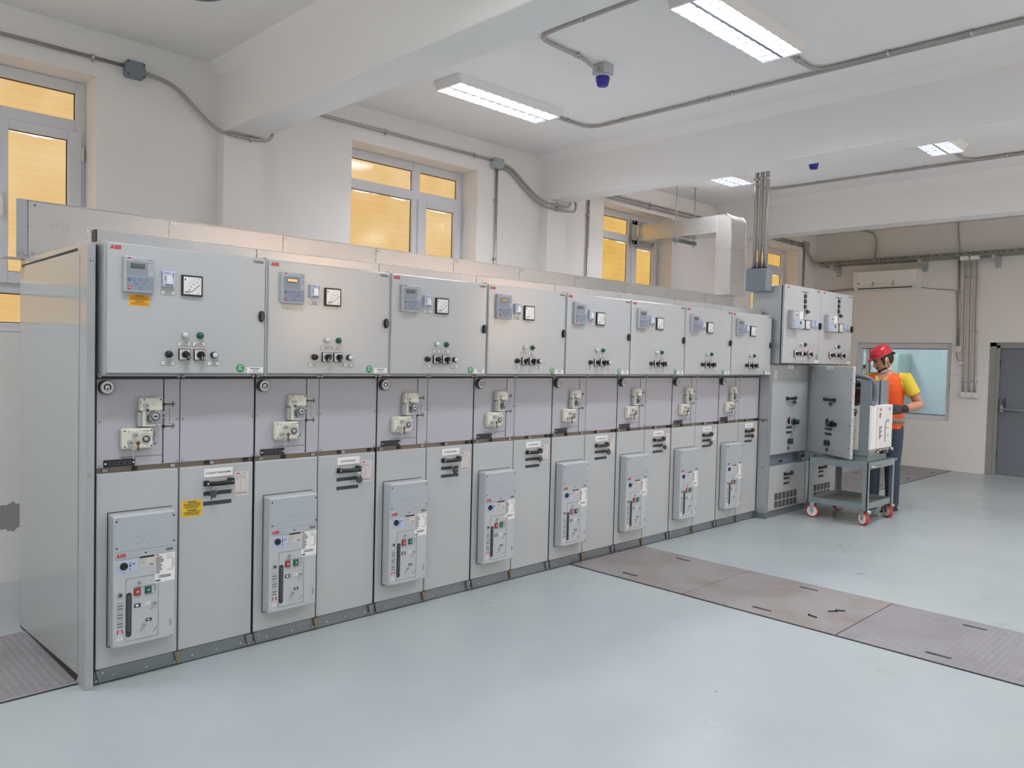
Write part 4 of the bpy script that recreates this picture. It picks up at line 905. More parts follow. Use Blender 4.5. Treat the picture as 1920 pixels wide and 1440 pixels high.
PLABEL = ['switchgear panel with the AUXILIARY TRANSFORMER plate and two yellow warning labels, nearest the camera',
          'second switchgear panel from the near end, its relay display lit amber',
          'third switchgear panel from the near end, between two panels with amber displays',
          'fourth switchgear panel from the near end, its relay display lit faint amber',
          'fifth switchgear panel from the near end, just past the floor plates',
          'sixth switchgear panel from the near end, third from the tall cabinets',
          'seventh switchgear panel from the near end, second from the tall cabinets',
          'eighth and last small switchgear panel, directly beside the tall cabinets']
proto = make_panel()
panels = [proto] + [copy_tree(proto) for _ in range(7)]
def find(t, n): return [c for c in kids(t) if c.name.split('.')[0] == n]
PAD = [(.538, .848, .45), (.612, .845, -.1), (.560, .832, -.5), (.604, .852, 0.0), (.60, .845, -.45), (.618, .838, .1), (.588, .832, .0), (.575, .85, -.3)]
for k, t in enumerate(panels):
    t.location = (PW * k, 0, 0); tag(t, PLABEL[k], 'switchgear', 'row of eight switchgear panels')
for k, t in enumerate(panels):
    cd = find(t, 'cable_door')[0]; lvd = find(t, 'lv_door')[0]
    name_plate(cd, 'AUXILIARY TRANSFORMER' if k == 0 else 'OUTGOING FEEDER %d' % k, .488, .634, .894, .936, -.004, .0115)
    padlock(cd, *PAD[k][:2], -.022, PAD[k][2])
    if k == 0:
        warning(lvd, .100, .188, 1.706, 1.755, LV, ORANGEY, mat_once('brown_ink', (150, 100, 24)))
        warning(cd, .381, .482, .710, .790, -.004, YELLOW, INK)
        b = MB(); b.box(-.004, .0008, .0, .06, 1.984, 2.037, BLACK); b.build('end_cap', t)
    if k in (1, 3):
        ro = find(lvd, 'protection_relay')[0]; me = ro.data.copy(); ro.data = me
        for i, m_ in enumerate(me.materials):
            if m_ == LCD: me.materials[i] = LCDA if k == 1 else emis('lcd_dim_amber', (212, 180, 130), .6)
    if k in (1, 3, 5):
        find(lvd, 'selector_switch')
        s = find(lvd, 'selector_switch')[0]; bpy.data.objects.remove(s); selector(lvd, .343, LV, 1.494, .55)
# end sheet at the near end of the row
t = tag(empty('end_sheet', (-.03, .5, 0)), 'tall pale grey side sheet closing the near end of the row', 'side panel')
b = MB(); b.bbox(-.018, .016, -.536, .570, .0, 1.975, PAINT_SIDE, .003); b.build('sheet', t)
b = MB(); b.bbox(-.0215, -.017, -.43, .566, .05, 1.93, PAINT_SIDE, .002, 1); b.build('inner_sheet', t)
b = MB(); b.prism([(-.45, 1.945), (-.40, 1.945), (-.40, 1.957), (.55, 1.9435), (.55, 1.936)], -.0190, -.0175, DARK, 'x'); b.box(-.0192, -.0175, .50, .545, 1.930, 1.940, BLACK); b.build('top_slot', t)
b = MB(); b.prism([(-.44, .042), (.56, .006), (.56, 0.0), (-.40, 0.0)], -.0190, -.0175, DARK, 'x'); b.build('bottom_gap', t)
for zz in (1.90, .96, .12): MB().disc((-.002, -.536, zz), (0, -1, 0), .007, .004, CHROME, 10).build('screw', t)
b = MB(); b.box(.0165, .029, -.50, .55, .02, 1.97, DARK); b.build('gap_filler', t)
# gas duct of sheet-steel sections on top of the row
ORD = ['first', 'second', 'third', 'fourth', 'fifth', 'sixth', 'seventh', 'eighth', 'ninth', 'tenth']
for k in range(10):
    xa = -.03 + .735 * k; xb = xa + .733
    if k == 9: xb = xa + .61
    t = tag(empty('duct_section', (xa, 1.0, 1.985)), '%s galvanised duct section from the near end, on top of the row' % ORD[k], 'duct', 'duct sections along the top of the row')
    b = MB(); b.box(0, xb - xa, 0, .003, 0, .30, GALV_DUCT); b.box(0, xb - xa, .18, .183, 0, .30, GALV_DUCT); b.box(0, xb - xa, 0, .183, .297, .30, GALV_DUCT); b.box(0, xb - xa, -.012, 0.0, .296, .299, GALV_DUCT); b.build('sheet', t)
    if k: 
        b = MB(); b.box(-.006, .042, -.004, -.0005, .002, .295, GALV_DUCT)
        for xx in (.008, .028): b.disc((xx, -.004, .275), (0, -1, 0), .006, .004, CHROME, 8)
        b.build('joint_strip', t)
    else:
        b = MB(); b.box(-.003, .0, .0, .183, .0, .30, GALV_DUCT); b.box(-.055, -.0005, .0, .004, -.005, .30, GALV)
        for zz in (.02,):
            for xx in (-.04, -.015, .02): b.disc((xx, -.001, zz), (0, -1, 0), .008, .006, CHROME, 8)
        b.disc((.03, -.001, .275), (0, -1, 0), .005, .001, BLACK, 8); b.box(-.11, .0, -.02, .1, -.012, -.008, GALV); b.build('end_flange', t)
# exhaust duct up and through the far window
t = tag(empty('exhaust_duct', (7.06, .98, 2.285)), 'galvanised duct rising from the row and turning into the window', 'duct')
ZT = 3.2 - 2.285; w_ = .16; yn, yb, yo_ = -.10, .10, 1.20
def arc(cy, cz, r, a0, a1, n=8): return [(cy + r * math.cos(math.radians(a0 + (a1 - a0) * i / n)), cz + r * math.sin(math.radians(a0 + (a1 - a0) * i / n))) for i in range(n + 1)]
outer = [(yn, 0)] + arc(yn + .085, ZT - .085, .085, 180, 90) + [(yo_, ZT)]
b = MB(); b.prism(outer + [(yo_, ZT - .195), (yb, ZT - .195), (yb, 0)], -w_, w_, GALV_DUCT, 'x'); b.build('duct_body', t)
b = MB(); b.box(-w_ - .004, w_ + .004, yb - .004, yb + .008, ZT - .2, ZT + .004, GALV); b.box(-w_ - .003, w_ + .003, yn - .003, yb + .003, ZT - .40, ZT - .394, GALV); b.build('seam', t)
b = MB()
for s in (-1, 1): b.tube([(s * w_, a - .002 if i == 0 else a, c) for i, (a, c) in enumerate(outer[:-1])], .006, CHROME, 6)
b.build('edge_bead', t)
b = MB(); 
for q in ((-w_ - .10, -w_, ZT - .24, ZT + .05), (w_, w_ + .03, ZT - .24, ZT + .05), (-w_ - .10, w_ + .03, ZT, ZT + .05), (-w_ - .10, w_ + .03, ZT - .26, ZT - .195)): b.box(q[0], q[1], yo_ + .01, yo_ + .016, q[2], q[3], GALV)
for xx, zz in ((-w_ - .08, ZT + .03), (-w_ - .08, ZT - .22), (w_, ZT - .225)): b.disc((xx, yo_ + .01, zz), (0, -1, 0), .012, .01, CHROME, 8)
b.build('wall_flange', t)
t = tag(empty('duct_hanger', (7.06, 1.60, 2.97)), 'threaded-rod hanger carrying the duct from the ceiling', 'hanger')
b = MB(); b.bbox(-.23, .23, -.02, .02, -.03, .012, GALV_DARK, .002, 1); b.build('channel', t)
for xx in (-.195, .195):
    b = MB(); b.tube([(xx, 0, -.06), (xx, 0, ZC - 2.97)], .006, STEEL_PIPE, 8); b.disc((xx, 0, .012), (0, 0, 1), .012, .01, CHROME, 6); b.build('rod', t)
    b = MB(); b.box(xx - .03, xx + .03, -.015, .015, ZC - 2.97 - .006, ZC - 2.97, GALV); b.build('ceiling_anchor', t)
# ================================================================== TALL CABINETS AT THE FAR END
UX, UW = 6.04, .80
YD_, YL = -.11, -.21
def cabinet_door(parent, name, w_, loc=(0, 0, 0), rz=0.0, plate=1.0, th=.022):
    b = MB(); b.bbox(.0, w_, .0, th, .62, 1.503, PAINT, .004); d = b.build(name, parent, loc); d.rotation_euler = (0, 0, rz)
    y = 0.0
    b = MB(); b.bbox(.315, .425, y - .003, y, 1.468, 1.502, LABEL, .0008, 1); lines(b, .37 - .042 * plate, .37 + .042 * plate, y - .003, [1.486], .006, INKL, 0); b.build('name_plate', d)
    b = MB(); b.box(.035, .085, y - .0008, y, 1.36, 1.45, mat_once('pinkish_sticker', (214, 208, 205))); lines(b, .04, .08, y - .0008, [1.44, 1.425, 1.41, 1.40, 1.39], .0025, INKL, .5); lines(b, .038, .082, y - .0008, [1.368], .004, INK, 0); b.build('data_sticker', d)
    b = MB(); b.tube([(.30, y - .012, 1.17), (.36, y - .026, 1.17), (.44, y - .026, 1.17), (.49, y - .012, 1.17)], .0125, BLACK, 8); b.bbox(.29, .33, y - .014, y, 1.153, 1.187, BLACK, .003, 1); b.bbox(.46, .495, y - .02, y, 1.153, 1.187, BLACK, .003, 1); b.build('handle', d)
    padlock(d, .445, 1.168, y - .012, .15)
    b = MB(); b.prism([(.372 + .033 * math.cos(a), .945 + .036 * math.sin(a)) for a in [math.pi / 2 + math.pi * k / 12 for k in range(13)]], y - .012, y, BLACK, 'y'); b.build('viewing_flap', d)
    b = MB(); b.disc((.455, y, .933), (0, -1, 0), .034, .02, DGREY, 16); b.disc((.455, y - .02, .933), (0, -1, 0), .026, .04, BLACK, 14); b.disc((.455, y - .06, .933), (0, -1, 0), .018, .012, GREEN, 12); b.box(.47, .53, y - .03, y - .005, .915, .95, BLACK); b.build('racking_knob', d)
    for zz in (.877, .827):
        b = MB(); b.box(.32, .44, y - .0012, y + .001, zz - .012, zz + .012, SLOT); b.build('handle_slot', d)
    b = MB(); b.box(.355, .415, y - .03, y, .728, .748, BLACK); b.box(.36, .374, y - .035, y, .71, .765, DGREY); b.box(.40, .412, y - .035, y, .71, .765, DGREY); b.build('earth_switch_lever', d)
    b = MB(); b.ring((.372, .668), .010, .017, y - .008, y, DGREY, 16); b.disc((.372, y, .668), (0, -1, 0), .010, .002, CREAMG, 14); b.build('socket', d)
    return d
def tall_cabinet(k, label):
    T = tag(empty('tall_cabinet', (UX + UW * k, 0, 0)), label, 'switchgear', 'two tall cabinets at the far end')
    W_ = UW - .006
    b = MB()
    if k == 0: b.box(0, W_, -.086, 1.25, .062, 1.512, GALV)
    else:
        b.box(0, .022, -.086, 1.25, .062, 1.512, GALV); b.box(W_ - .022, W_, -.086, 1.25, .062, 1.512, GALV); b.box(.022, W_ - .022, .75, 1.25, .062, 1.512, BLUESTEEL); b.box(.022, W_ - .022, -.086, .75, .062, .615, BLUESTEEL); b.box(.022, W_ - .022, -.086, .75, 1.495, 1.512, GALV)
    b.box(0, W_, .125, 1.25, 1.512, 1.985, GALV)
    b.build('carcass', T)
    b = MB(); b.box(-.002, W_, -.104, 1.25, 0, .062, GALV_DARK)
    for xx in (.2, .4, .6): b.disc((xx, -.104, .03), (0, -1, 0), .006, .004, CHROME, 6)
    b.build('plinth', T)
    b = MB(); b.bbox(.012, W_ - .004, YD_, -.088, .066, .505, PAINT, .004); cdoor = b.build('cable_door', T)
    y = YD_
    b = MB(); b.tube([(.32, y - .012, .409), (.38, y - .026, .409), (.45, y - .026, .412), (.48, y - .012, .415)], .0125, BLACK, 8); b.bbox(.31, .345, y - .014, y, .393, .426, BLACK, .003, 1); b.bbox(.455, .49, y - .022, y, .393, .43, BLACK, .003, 1); b.build('handle', cdoor)
    for zz in (.364, .314):
        b = MB(); b.box(.315, .435, y - .0012, y + .001, zz - .012, zz + .012, SLOT); b.build('handle_slot', cdoor)
    b = MB()
    for i in range(6):
        for j in range(2):
            xx = .135 + i * .082; zz = .084 + j * .079
            b.box(xx, xx + .066, y - .0012, y + .001, zz, zz + .068, mat_once('vent_mesh', (96, 96, 92)))
            for q in range(5): b.box(xx, xx + .066, y - .0018, y, zz + .006 + q * .013, zz + .009 + q * .013, INK)
    b.build('vent_grille', cdoor)
    b = MB(); b.box(.012, W_ - .004, -.09, -.07, .508, .617, BLUESTEEL); b.box(.02, .035, -.094, -.088, .515, .612, DARK); b.bbox(.24, .30, -.10, -.088, .535, .553, BLACK, .002, 1); b.build('truck_rail', T)
    b = MB(); b.bbox(.55, .60, -.125, -.09, .535, .605, DGREY, .004, 1); b.bbox(.62, .70, -.13, -.09, .55, .60, GALV_DARK, .004, 1); b.disc((.66, -.13, .575), (0, -1, 0), .02, .015, BLACK, 12); b.disc((.72, -.09, .54), (0, -1, 0), .014, .03, CHROME, 10); b.build('interlock', T)
    b = MB(); b.box(.0, .012, YD_, -.086, .062, 1.512, GALV); b.build('edge_strip', T)
    if k == 0: cabinet_door(T, 'breaker_door', .775, (.012, YD_, 0), 0, .62)
    else:
        d = cabinet_door(T, 'breaker_door', .755, (.012, YD_ - .002, 0), math.radians(-125), 1.0, .032)
        b = MB()
        for q in range(8): b.box(.755, .772, .004, .014, .66 + q * .115, .685 + q * .115, WHITE)
        for q in range(4): b.disc((.735, 0, .72 + q * .22), (0, -1, 0), .006, .003, BLACK, 8)
        b.build('latch_tooth', d)
    # low-voltage box
    b = MB(); b.bbox(.0, W_ + .002, YL + .03, .125, 1.515, 2.275, GALV, .003, 1); b.box(.0, W_, YL + .024, YL + .032, 1.518, 2.272, DARK); b.build('lv_box', T)
    b = MB(); b.bbox(.002, W_, YL, YL + .024, 1.522, 2.283, PAINT, .005); lvd = b.build('lv_door', T)
    y = YL
    b = MB(); abb(b, .045, y, 2.252, .019); b.build('logo', lvd)
    b = MB(); lines(b, .70, .765, y, [2.259], .010, INK, 0); b.build('lettering', lvd)
    b = MB(); y0, y1 = y - .0008, y
    b.box(.36, .50, y0, y1, 2.229, 2.237, INK); b.box(.426, .436, y0, y1, 1.985, 2.23, INK)
    b.box(.436, .49, y0, y1, 2.040, 2.046, INK); b.build('mimic_diagram', lvd)
    for zz, xx in ((2.195, .431), (2.142, .431), (2.088, .431), (2.043, .480)):
        b = MB(); b.box(xx - .02, xx + .02, y - .012, y, zz - .018, zz + .018, BLACK); b.box(xx - .003, xx + .012, y - .0126, y - .011, zz - .004, zz + .004, INKL); b.build('position_indicator', lvd)
    b = MB(); b.prism([(.525, 2.043), (.540, 2.060), (.555, 2.043), (.540, 2.026)], y0, y1, INK, 'y'); b.box(.50, .53, y0, y1, 2.041, 2.045, INK); b.build('earth_mark', lvd)
    b = MB(); b.bbox(.085, .300, y - .05, y, 1.862, 2.040, RELAY, .005); yf = y - .05; b.box(.14, .20, yf - .001, yf, 1.975, 2.015, LABEL); b.box(.152, .19, yf - .0016, yf, 1.98, 2.005, LCD); b.box(.115, .285, yf - .0012, yf, 1.875, 1.945, mat_once('relay_keypad_blue', (176, 190, 212))); b.box(.222, .29, yf - .001, yf, 1.955, 2.03, LABEL); b.box(.235, .262, yf - .002, yf, 1.905, 1.935, INK)
    for zz in (1.93, 1.89): b.box(.098, .107, yf - .0016, yf, zz - .006, zz + .006, DGREY)
    b.build('protection_relay', lvd)
    ammeter(lvd, .325, .425, 1.865, 1.960, y); ammeter(lvd, .440, .540, 1.865, 1.960, y)
    for xx in (.580, .660):
        b = MB(); b.bbox(xx, xx + .056, y - .018, y, 1.895, 1.967, LAV, .003); b.box(xx + .008, xx + .03, y - .0186, y - .017, 1.955, 1.962, DGREY); b.box(xx + .045, xx + .05, y - .0186, y - .017, 1.925, 1.955, DGREY); lines(b, xx + .008, xx + .048, y - .018, [1.905], .006, INKL, .3); b.build('voltage_indicator', lvd); tag_plate(lvd, xx, xx + .056, 1.868, 1.886, y)
    lamp_part(lvd, 'indicator_lamp', .373, y, 1.713, .019, LENSW, GALV); lamp_part(lvd, 'indicator_lamp', .464, y, 1.713, .019, GREEN, DARK)
    for xx in (.336, .426): tag_plate(lvd, xx, xx + .07, 1.658, 1.680, y)
    selector(lvd, .262, y, 1.62, .4, .033); selector(lvd, .565, y, 1.62, -.4, .033)
    for xx in (.372, .455):
        b = MB(); b.lathe([(.019, 0), (.019, -.018), (.016, -.02)], (xx, y, 1.62), BLACK, 16, 'y'); b.lathe([(.015, -.018), (.015, -.024), (.0005, -.025)], (xx, y, 1.62), LENSW if xx < .4 else BLACK, 16, 'y'); b.build('push_button', lvd)
    for xx in (.28, .35, .42): tag_plate(lvd, xx, xx + .06, 1.562, 1.582, y)
    b = MB(); b.prism([(.775 + .016 * math.cos(a), 1.91 + .034 * math.sin(a)) for a in [2 * math.pi * q / 16 for q in range(16)]], y - .022, y, BLACK, 'y'); b.build('door_lock', lvd)
    b = MB(); b.disc((.742, y, 1.594), (0, -1, 0), .024, .0008, GREENS if k == 0 else INKL, 20); lines(b, .73, .754, y - .0008, [1.6, 1.588], .006, LABEL, 0); b.build('inspection_sticker', lvd)
    b = MB(); b.box(.70, .78, y - .0008, y, 1.53, 1.56, LABEL); lines(b, .715, .765, y - .0008, [1.552, 1.539], .004, INKL, .3); b.build('rating_sticker', lvd)
    b = MB(); b.box(.25, .74, YL + .06, YL + .10, 2.275, 2.29, WHITE); b.build('top_strip', T)
    return T
tall_cabinet(0, 'tall cabinet beside the row of small panels, its door closed')
tall_cabinet(1, 'tall cabinet at the far end with its breaker door standing open')
t = tag(empty('filler_sheet', (6.02, 0, 0)), 'narrow galvanised filler sheet between the row and the tall cabinets', 'side panel')
b = MB(); b.box(-.018, .018, -.106, -.006, .0, 1.505, GALV)
b.build('sheet', t)
b = MB(); b.box(-.026, .018, -.112, -.02, .0, .055, GALV_DARK); b.box(-.0265, -.018, -.108, -.03, .055, .062, GALV)
b.build('foot', t)
b = MB(); b.disc((-.018, -.05, .95), (-1, 0, 0), .008, .004, DARK, 8); b.box(-.021, -.017, -.10, -.01, .955, .975, GALV_DARK); b.disc((-.018, -.06, .5), (-1, 0, 0), .006, .003, DARK, 8); b.build('fixing', t)

# ================================================================== CART WITH BREAKER
CX, CY = 6.80, -.605
t = tag(empty('workshop_cart', (CX, CY, 0)), 'grey steel trolley on red wheels carrying the pulled-out breaker', 'cart')
hx, hy = .325, .27
b = MB()
for s in (-1, 1):
    b.box(-hx, hx, s * hy - .02, s * hy + .02, .535, .60, CARTP); b.box(s * hx - .02, s * hx + .02, -hy, hy, .535, .60, CARTP)
b.box(-hx, hx, -hy, hy, .592, .60, CARTP); b.build('top_frame', t)
for sx in (-1, 1):
    for sy in (-1, 1):
        b = MB(); x0, x1 = sorted((sx * (hx + .018), sx * (hx - .032))); y0, y1 = sorted((sy * (hy + .018), sy * (hy + .010))); b.box(x0, x1, y0, y1, .15, .598, CARTP)
        x0, x1 = sorted((sx * (hx + .018), sx * (hx + .010))); y0, y1 = sorted((sy * (hy + .018), sy * (hy - .032))); b.box(x0, x1, y0, y1, .15, .598, CARTP); b.build('leg', t)
b = MB(); b.box(-hx, hx, -hy, hy, .165, .170, CARTB)
for s in (-1, 1): b.box(-hx, hx, s * hy - .004, s * hy + .012, .150, .205, CARTP); b.box(s * hx - .004, s * hx + .012, -hy, hy, .150, .205, CARTP)
b.build('lower_tray', t)
b = MB(); b.tube(smooth_path([(hx, -hy + .01, .57), (hx + .14, -hy + .01, .575), (hx + .17, -hy + .03, .575), (hx + .17, hy - .03, .575), (hx + .14, hy - .01, .575), (hx, hy - .01, .57)], 2), .010, CARTP, 8); b.build('push_handle', t)
b = MB(); b.tube(smooth_path([(-.29, -hy - .015, .565), (-.29, -hy - .055, .560), (-.10, -hy - .055, .560), (-.10, -hy - .015, .565)], 2), .008, CHROME, 8); b.build('grab_rail', t)
for sx, sy, a in ((-1, 1, 8), (-1, -1, -26), (1, -1, -30), (1, 1, 60)):
    wx, wy = sx * (hx - .02), sy * (hy - .02); wp = MB(); ax = Vector((math.cos(math.radians(a)), math.sin(math.radians(a)), 0)); c = Vector((wx, wy, .062))
    tang = Vector((-ax.y, ax.x, 0))
    def wheel(rad, hw, m, n=24): wp.tube([c - ax * hw, c - ax * (hw * .7), c + ax * (hw * .7), c + ax * hw], [rad * .9, rad, rad, rad * .9], m, n)
    wheel(.062, .018, WHEELR); wp.tube([c - ax * .0195, c + ax * .0195], .049, WHITE, 22); wp.tube([c - ax * .028, c + ax * .028], .012, CHROME, 10)
    wo = wp.build('castor', t)
    fk = MB()
    for s in (-1, 1):
        q = c + ax * s * .026
        vs = [q + tang * dx + Vector((0, 0, dz)) + ax * dy for dx, dz in ((-.014, -.012), (.014, -.012), (.022, .088), (-.022, .088)) for dy in (-.0015, .0015)]
        fk.add(vs, [(0, 2, 4, 6), (1, 7, 5, 3), (0, 1, 3, 2), (2, 3, 5, 4), (4, 5, 7, 6), (6, 7, 1, 0)], CHROME)
    fk.disc((wx, wy, .143), (0, 0, 1), .034, .008, CHROME, 14)
    if (sx, sy) in ((-1, -1), (1, -1)): fk.tube([c + Vector((0, 0, .082)) - tang * .02, c + Vector((0, 0, .07)) - tang * .075], [.014, .018], CHROME, 6)
    fk.build('fork', wo)

BX, BY, BZ = 6.81, -.60, .60
t = tag(empty('circuit_breaker', (BX, BY, BZ)), 'withdrawn circuit breaker with white front and brown poles standing on the cart', 'circuit breaker')
b = MB(); b.box(-.225, .245, -.235, -.02, 0.0, .055, CARTP); b.box(-.05, .245, -.03, .22, 0.0, .055, CARTP); b.box(-.245, .26, -.25, -.01, .055, .096, CARTP); b.box(-.06, .26, -.01, .22, .055, .096, CARTP); b.box(-.25, .29, -.255, -.005, .096, .104, CHROME); b.build('truck_base', t)
b = MB(); b.bbox(.02, .12, -.285, -.25, .062, .098, BLACK, .004, 1); b.bbox(-.03, .28, -.275, -.25, .088, .108, CHROME, .003, 1); b.disc((.25, -.275, .098), (0, -1, 0), .018, .02, CHROME, 10); b.disc((-.06, -.26, .08), (0, -1, 0), .014, .012, CHROME, 10); b.build('truck_latch', t)
b = MB(); b.bbox(-.245, .285, -.250, -.0, .104, .525, CREAM, .004); b.box(-.06, .28, -.01, .2, .104, .525, CREAM); b.build('body', t)
b = MB(); b.bbox(-.250, .29, -.268, -.22, .112, .537, WHITE, .008); b.box(-.235, -.15, -.272, -.266, .135, .52, LABEL); b.box(-.12, -.11, -.271, -.266, .13, .52, CREAM); fr = b.build('front_cover', t)
y = -.268
b = MB(); b.box(.10, .112, y - .001, y, .17, .38, INK); b.box(.082, .086, y - .001, y, .20, .35, INKL)
for xx, zz, w_, h in ((.135, .38, .015, .03), (.175, .38, .015, .03), (.135, .31, .014, .016), (.175, .31, .01, .012), (.175, .235, .02, .016), (-.035, .455, .04, .012)): b.box(xx - w_ / 2, xx + w_ / 2, y - .001, y, zz - h / 2, zz + h / 2, INK)
for q in range(9): b.box(-.055, -.02 + .02 * (q % 3), y - .001, y, .21 + q * .014, .218 + q * .014, INK)
b.box(-.05, -.015, y - .001, y, .483, .507, RED); b.ring((.20, .495), .008, .016, y - .002, y, INKL, 14); b.box(-.06, -.02, y - .0008, y, .415, .445, INKL)
b.build('front_print', fr)
b = MB(); b.box(-.252, -.247, -.245, -.155, .10, .78, GBOX); b.box(-.252, -.20, -.247, -.243, .10, .78, GBOX); b.build('corner_post', t)
b = MB(); b.disc((-.246, -.11, .475), (-1, 0, 0), .022, .012, BLACK, 10); b.disc((-.25, -.12, .478), (-1, 0, 0), .012, .018, CHROME, 8)
for yy, zz in ((-.11, .44), (-.085, .37)): b.box(-.248, -.245, yy - .010, yy + .010, zz - .010, zz + .010, DGREY)
for yy, zz in ((-.08, .30), (-.11, .29), (-.11, .21)): b.disc((-.246, yy, zz), (-1, 0, 0), .005, .003, DARK, 8)
b.build('side_fitting', t)
b = MB(); b.box(-.245, .06, -.216, -.212, .52, .775, GBOX); b.box(.06, .285, -.224, -.220, .52, .775, GBOX); b.box(.056, .062, -.228, -.212, .52, .775, DGREY); b.box(.281, .285, -.222, -.12, .52, .775, GBOX); b.build('baffle_plate', t)
for xx in (-.185, .02, .225):
    b = MB(); b.lathe([(.045, .52), (.06, .522), (.06, .60), (.052, .605), (.052, .615), (.06, .62), (.06, .70), (.045, .705)], (xx, -.055, 0), BROWNI, 18); p_ = b.build('pole', t)
    b = MB(); q_ = .03 if xx < 0 else .2; b.bbox(xx - .035, xx + .035, -.075, -.005, .70, .745, BLACK, .006); b.tube([(xx, -.03, .735), (xx, q_, .735)], .03, BLACK, 12); b.tube([(xx, q_ - .03, .735), (xx, q_ + .03, .735)], .038, BLACK, 12); b.build('contact_arm', p_)
b = MB(); b.tube(smooth_path([(-.235, -.06, .81), (-.225, -.14, .815), (-.205, -.235, .79), (-.185, -.258, .73), (-.175, -.262, .64), (-.185, -.258, .57), (-.215, -.25, .54)], 3), .023, HOSE, 12); b.build('control_hose', t)
b = MB(); b.bbox(-.255, -.20, -.10, -.04, .74, .835, BLACK, .012); b.disc((-.21, -.242, .535), (0, 0, 1), .032, .012, HOSE, 14); b.disc((-.13, -.235, .537), (0, 0, 1), .02, .025, HOSE, 12, .01); b.build('plug_connector', t)

# ================================================================== FLOOR PLATES
tr = MB()
tr.box(3.235, 4.125, -5.98, 0.0, 0.0, .0012, DARK); tr.box(-3.5, -.02, .06, .955, 0.0, .0012, DARK); tr.box(7.70, 11.6, -.145, .77, 0, .0012, DARK)
struct(tr.build('trim_7'), 'dark steel frame around the trench cover plates')
def plate(x0, x1, y0, y1, m, slots, label, along='y', grp='trench cover plates'):
    t = tag(empty('chequer_plate', ((x0 + x1) / 2, (y0 + y1) / 2, .0012)), label, 'floor plate', grp)
    cx, cy, _ = t.location
    b = MB(); b.bbox(x0 - cx, x1 - cx, y0 - cy, y1 - cy, 0, .006, m, .0015, 1); b.build('plate', t)
    for sx, sy in slots:
        b = MB(); n = 10; l, r = .052, .014
        if along == 'y': poly = [(sx - cx + r * math.cos(a), sy - cy + (l if math.sin(a) >= 0 else -l) + r * math.sin(a)) for a in [2 * math.pi * k / n for k in range(n)]]
        else: poly = [(sx - cx + (l if math.cos(a) >= 0 else -l) + r * math.cos(a), sy - cy + r * math.sin(a)) for a in [2 * math.pi * k / n for k in range(n)]]
        b.prism(poly, .0055, .0066, DARK, 'z'); b.build('grip_slot', t)
    return t
PL = ['rust-streaked floor plate against the switchgear plinth', 'middle floor plate with loose bolts on it', 'grey floor plate at the right edge, third from the switchgear', 'floor plate fourth from the switchgear']
for k in range(4):
    y1 = -.014 if k == 0 else -.972 - (k - 1) * 1.0; y0 = -.966 - k * 1.0
    plate(3.243, 4.117, y0, y1, PLATE_RUST if k < 2 else PLATE, [(3.35, y0 + .5 if k else -.465), (4.00, y0 + .5 if k else -.48)], PL[k])
for k in range(3): plate(-.03 - 1.0 * (k + 1) + .006, -.03 - 1.0 * k, .068, .947, PLATE, [] if k == 0 else [(-.5 - k, .17), (-.5 - k, .85)], ['grey floor plate beside the side sheet at the near end', 'floor plate second from the side sheet', 'floor plate third from the side sheet'][k], 'x')
for k in range(4): plate(7.70 + .97 * k + .004, 7.70 + .97 * (k + 1) - .002, -.137, .762, PLATE, [(8.18 + .97 * k, -.03), (8.18 + .97 * k, .66)], ['floor plate right of the tall cabinets, behind the worker', 'second floor plate behind the worker', 'third floor plate behind the worker, towards the inner window', 'floor plate against the wall under the inner window'][k], 'x')
for k, (xx, yy, a) in enumerate(((3.447, -1.749, 80), (3.635, -1.781, -40), (3.689, -1.814, 125))):
    t = tag(empty('loose_bolt', (xx, yy, .0112), math.radians(a)), ['loose bolt lying alone on the middle floor plate', 'left of the pair of loose bolts on the middle floor plate', 'right of the pair of loose bolts on the middle floor plate'][k], 'bolt', 'loose bolts')
    b = MB(); b.tube([(-.024, 0, 0), (.026, 0, 0)], .0038, BLACK, 8); b.build('shank', t)
    b = MB(); b.tube([(.026, 0, 0), (.033, 0, 0)], .0075, BLACK, 6); b.build('head', t)
# ================================================================== THE WORKER
def ell(c, rx, ry, t=(0, 0, 1), side=(0, 1, 0), n=20, sq=2.0):
    """ellipse ring around c; rx along the side vector, ry along (t x side)"""
    c = Vector(c); t = Vector(t).normalized(); s = Vector(side); s = (s - t * s.dot(t)).normalized(); f = t.cross(s); out = []
    for k in range(n):
        a = 2 * math.pi * k / n; ca, sa = math.cos(a), math.sin(a)
        ca = math.copysign(abs(ca) ** (2 / sq), ca); sa = math.copysign(abs(sa) ** (2 / sq), sa)
        out.append(c + s * rx * ca + f * ry * sa)
    return out
def limb(mb, pts, rads, m, n=16, flat=1.0, side=(0, 1, 0)):
    pts = [Vector(p) for p in pts]; rings = []
    for i, p in enumerate(pts):
        a = pts[min(i + 1, len(pts) - 1)] - pts[max(i - 1, 0)]
        rings.append(ell(p, rads[i], rads[i] * flat, a, side if abs(a.normalized().dot(Vector(side))) < .9 else (1, 0, 0), n))
    mb.loft(rings, m)
def remeshed(mb, name, parent, voxel, smooth_it=2):
    o = mb.build(name, None)
    md = o.modifiers.new('r', 'REMESH'); md.mode = 'VOXEL'; md.voxel_size = voxel
    sm = o.modifiers.new('s', 'SMOOTH'); sm.factor = .5; sm.iterations = smooth_it
    dg = bpy.context.evaluated_depsgraph_get(); me = bpy.data.meshes.new_from_object(o.evaluated_get(dg))
    old = o.data; o.modifiers.clear(); o.data = me; bpy.data.meshes.remove(old)
    me.polygons.foreach_set('use_smooth', [True] * len(me.polygons)); o.parent = parent
    return o
PX, PY = 7.50, -.645
W = tag(empty('person', (PX, PY, 0)), 'worker in red helmet, orange vest and yellow shirt bending over the breaker', 'person')
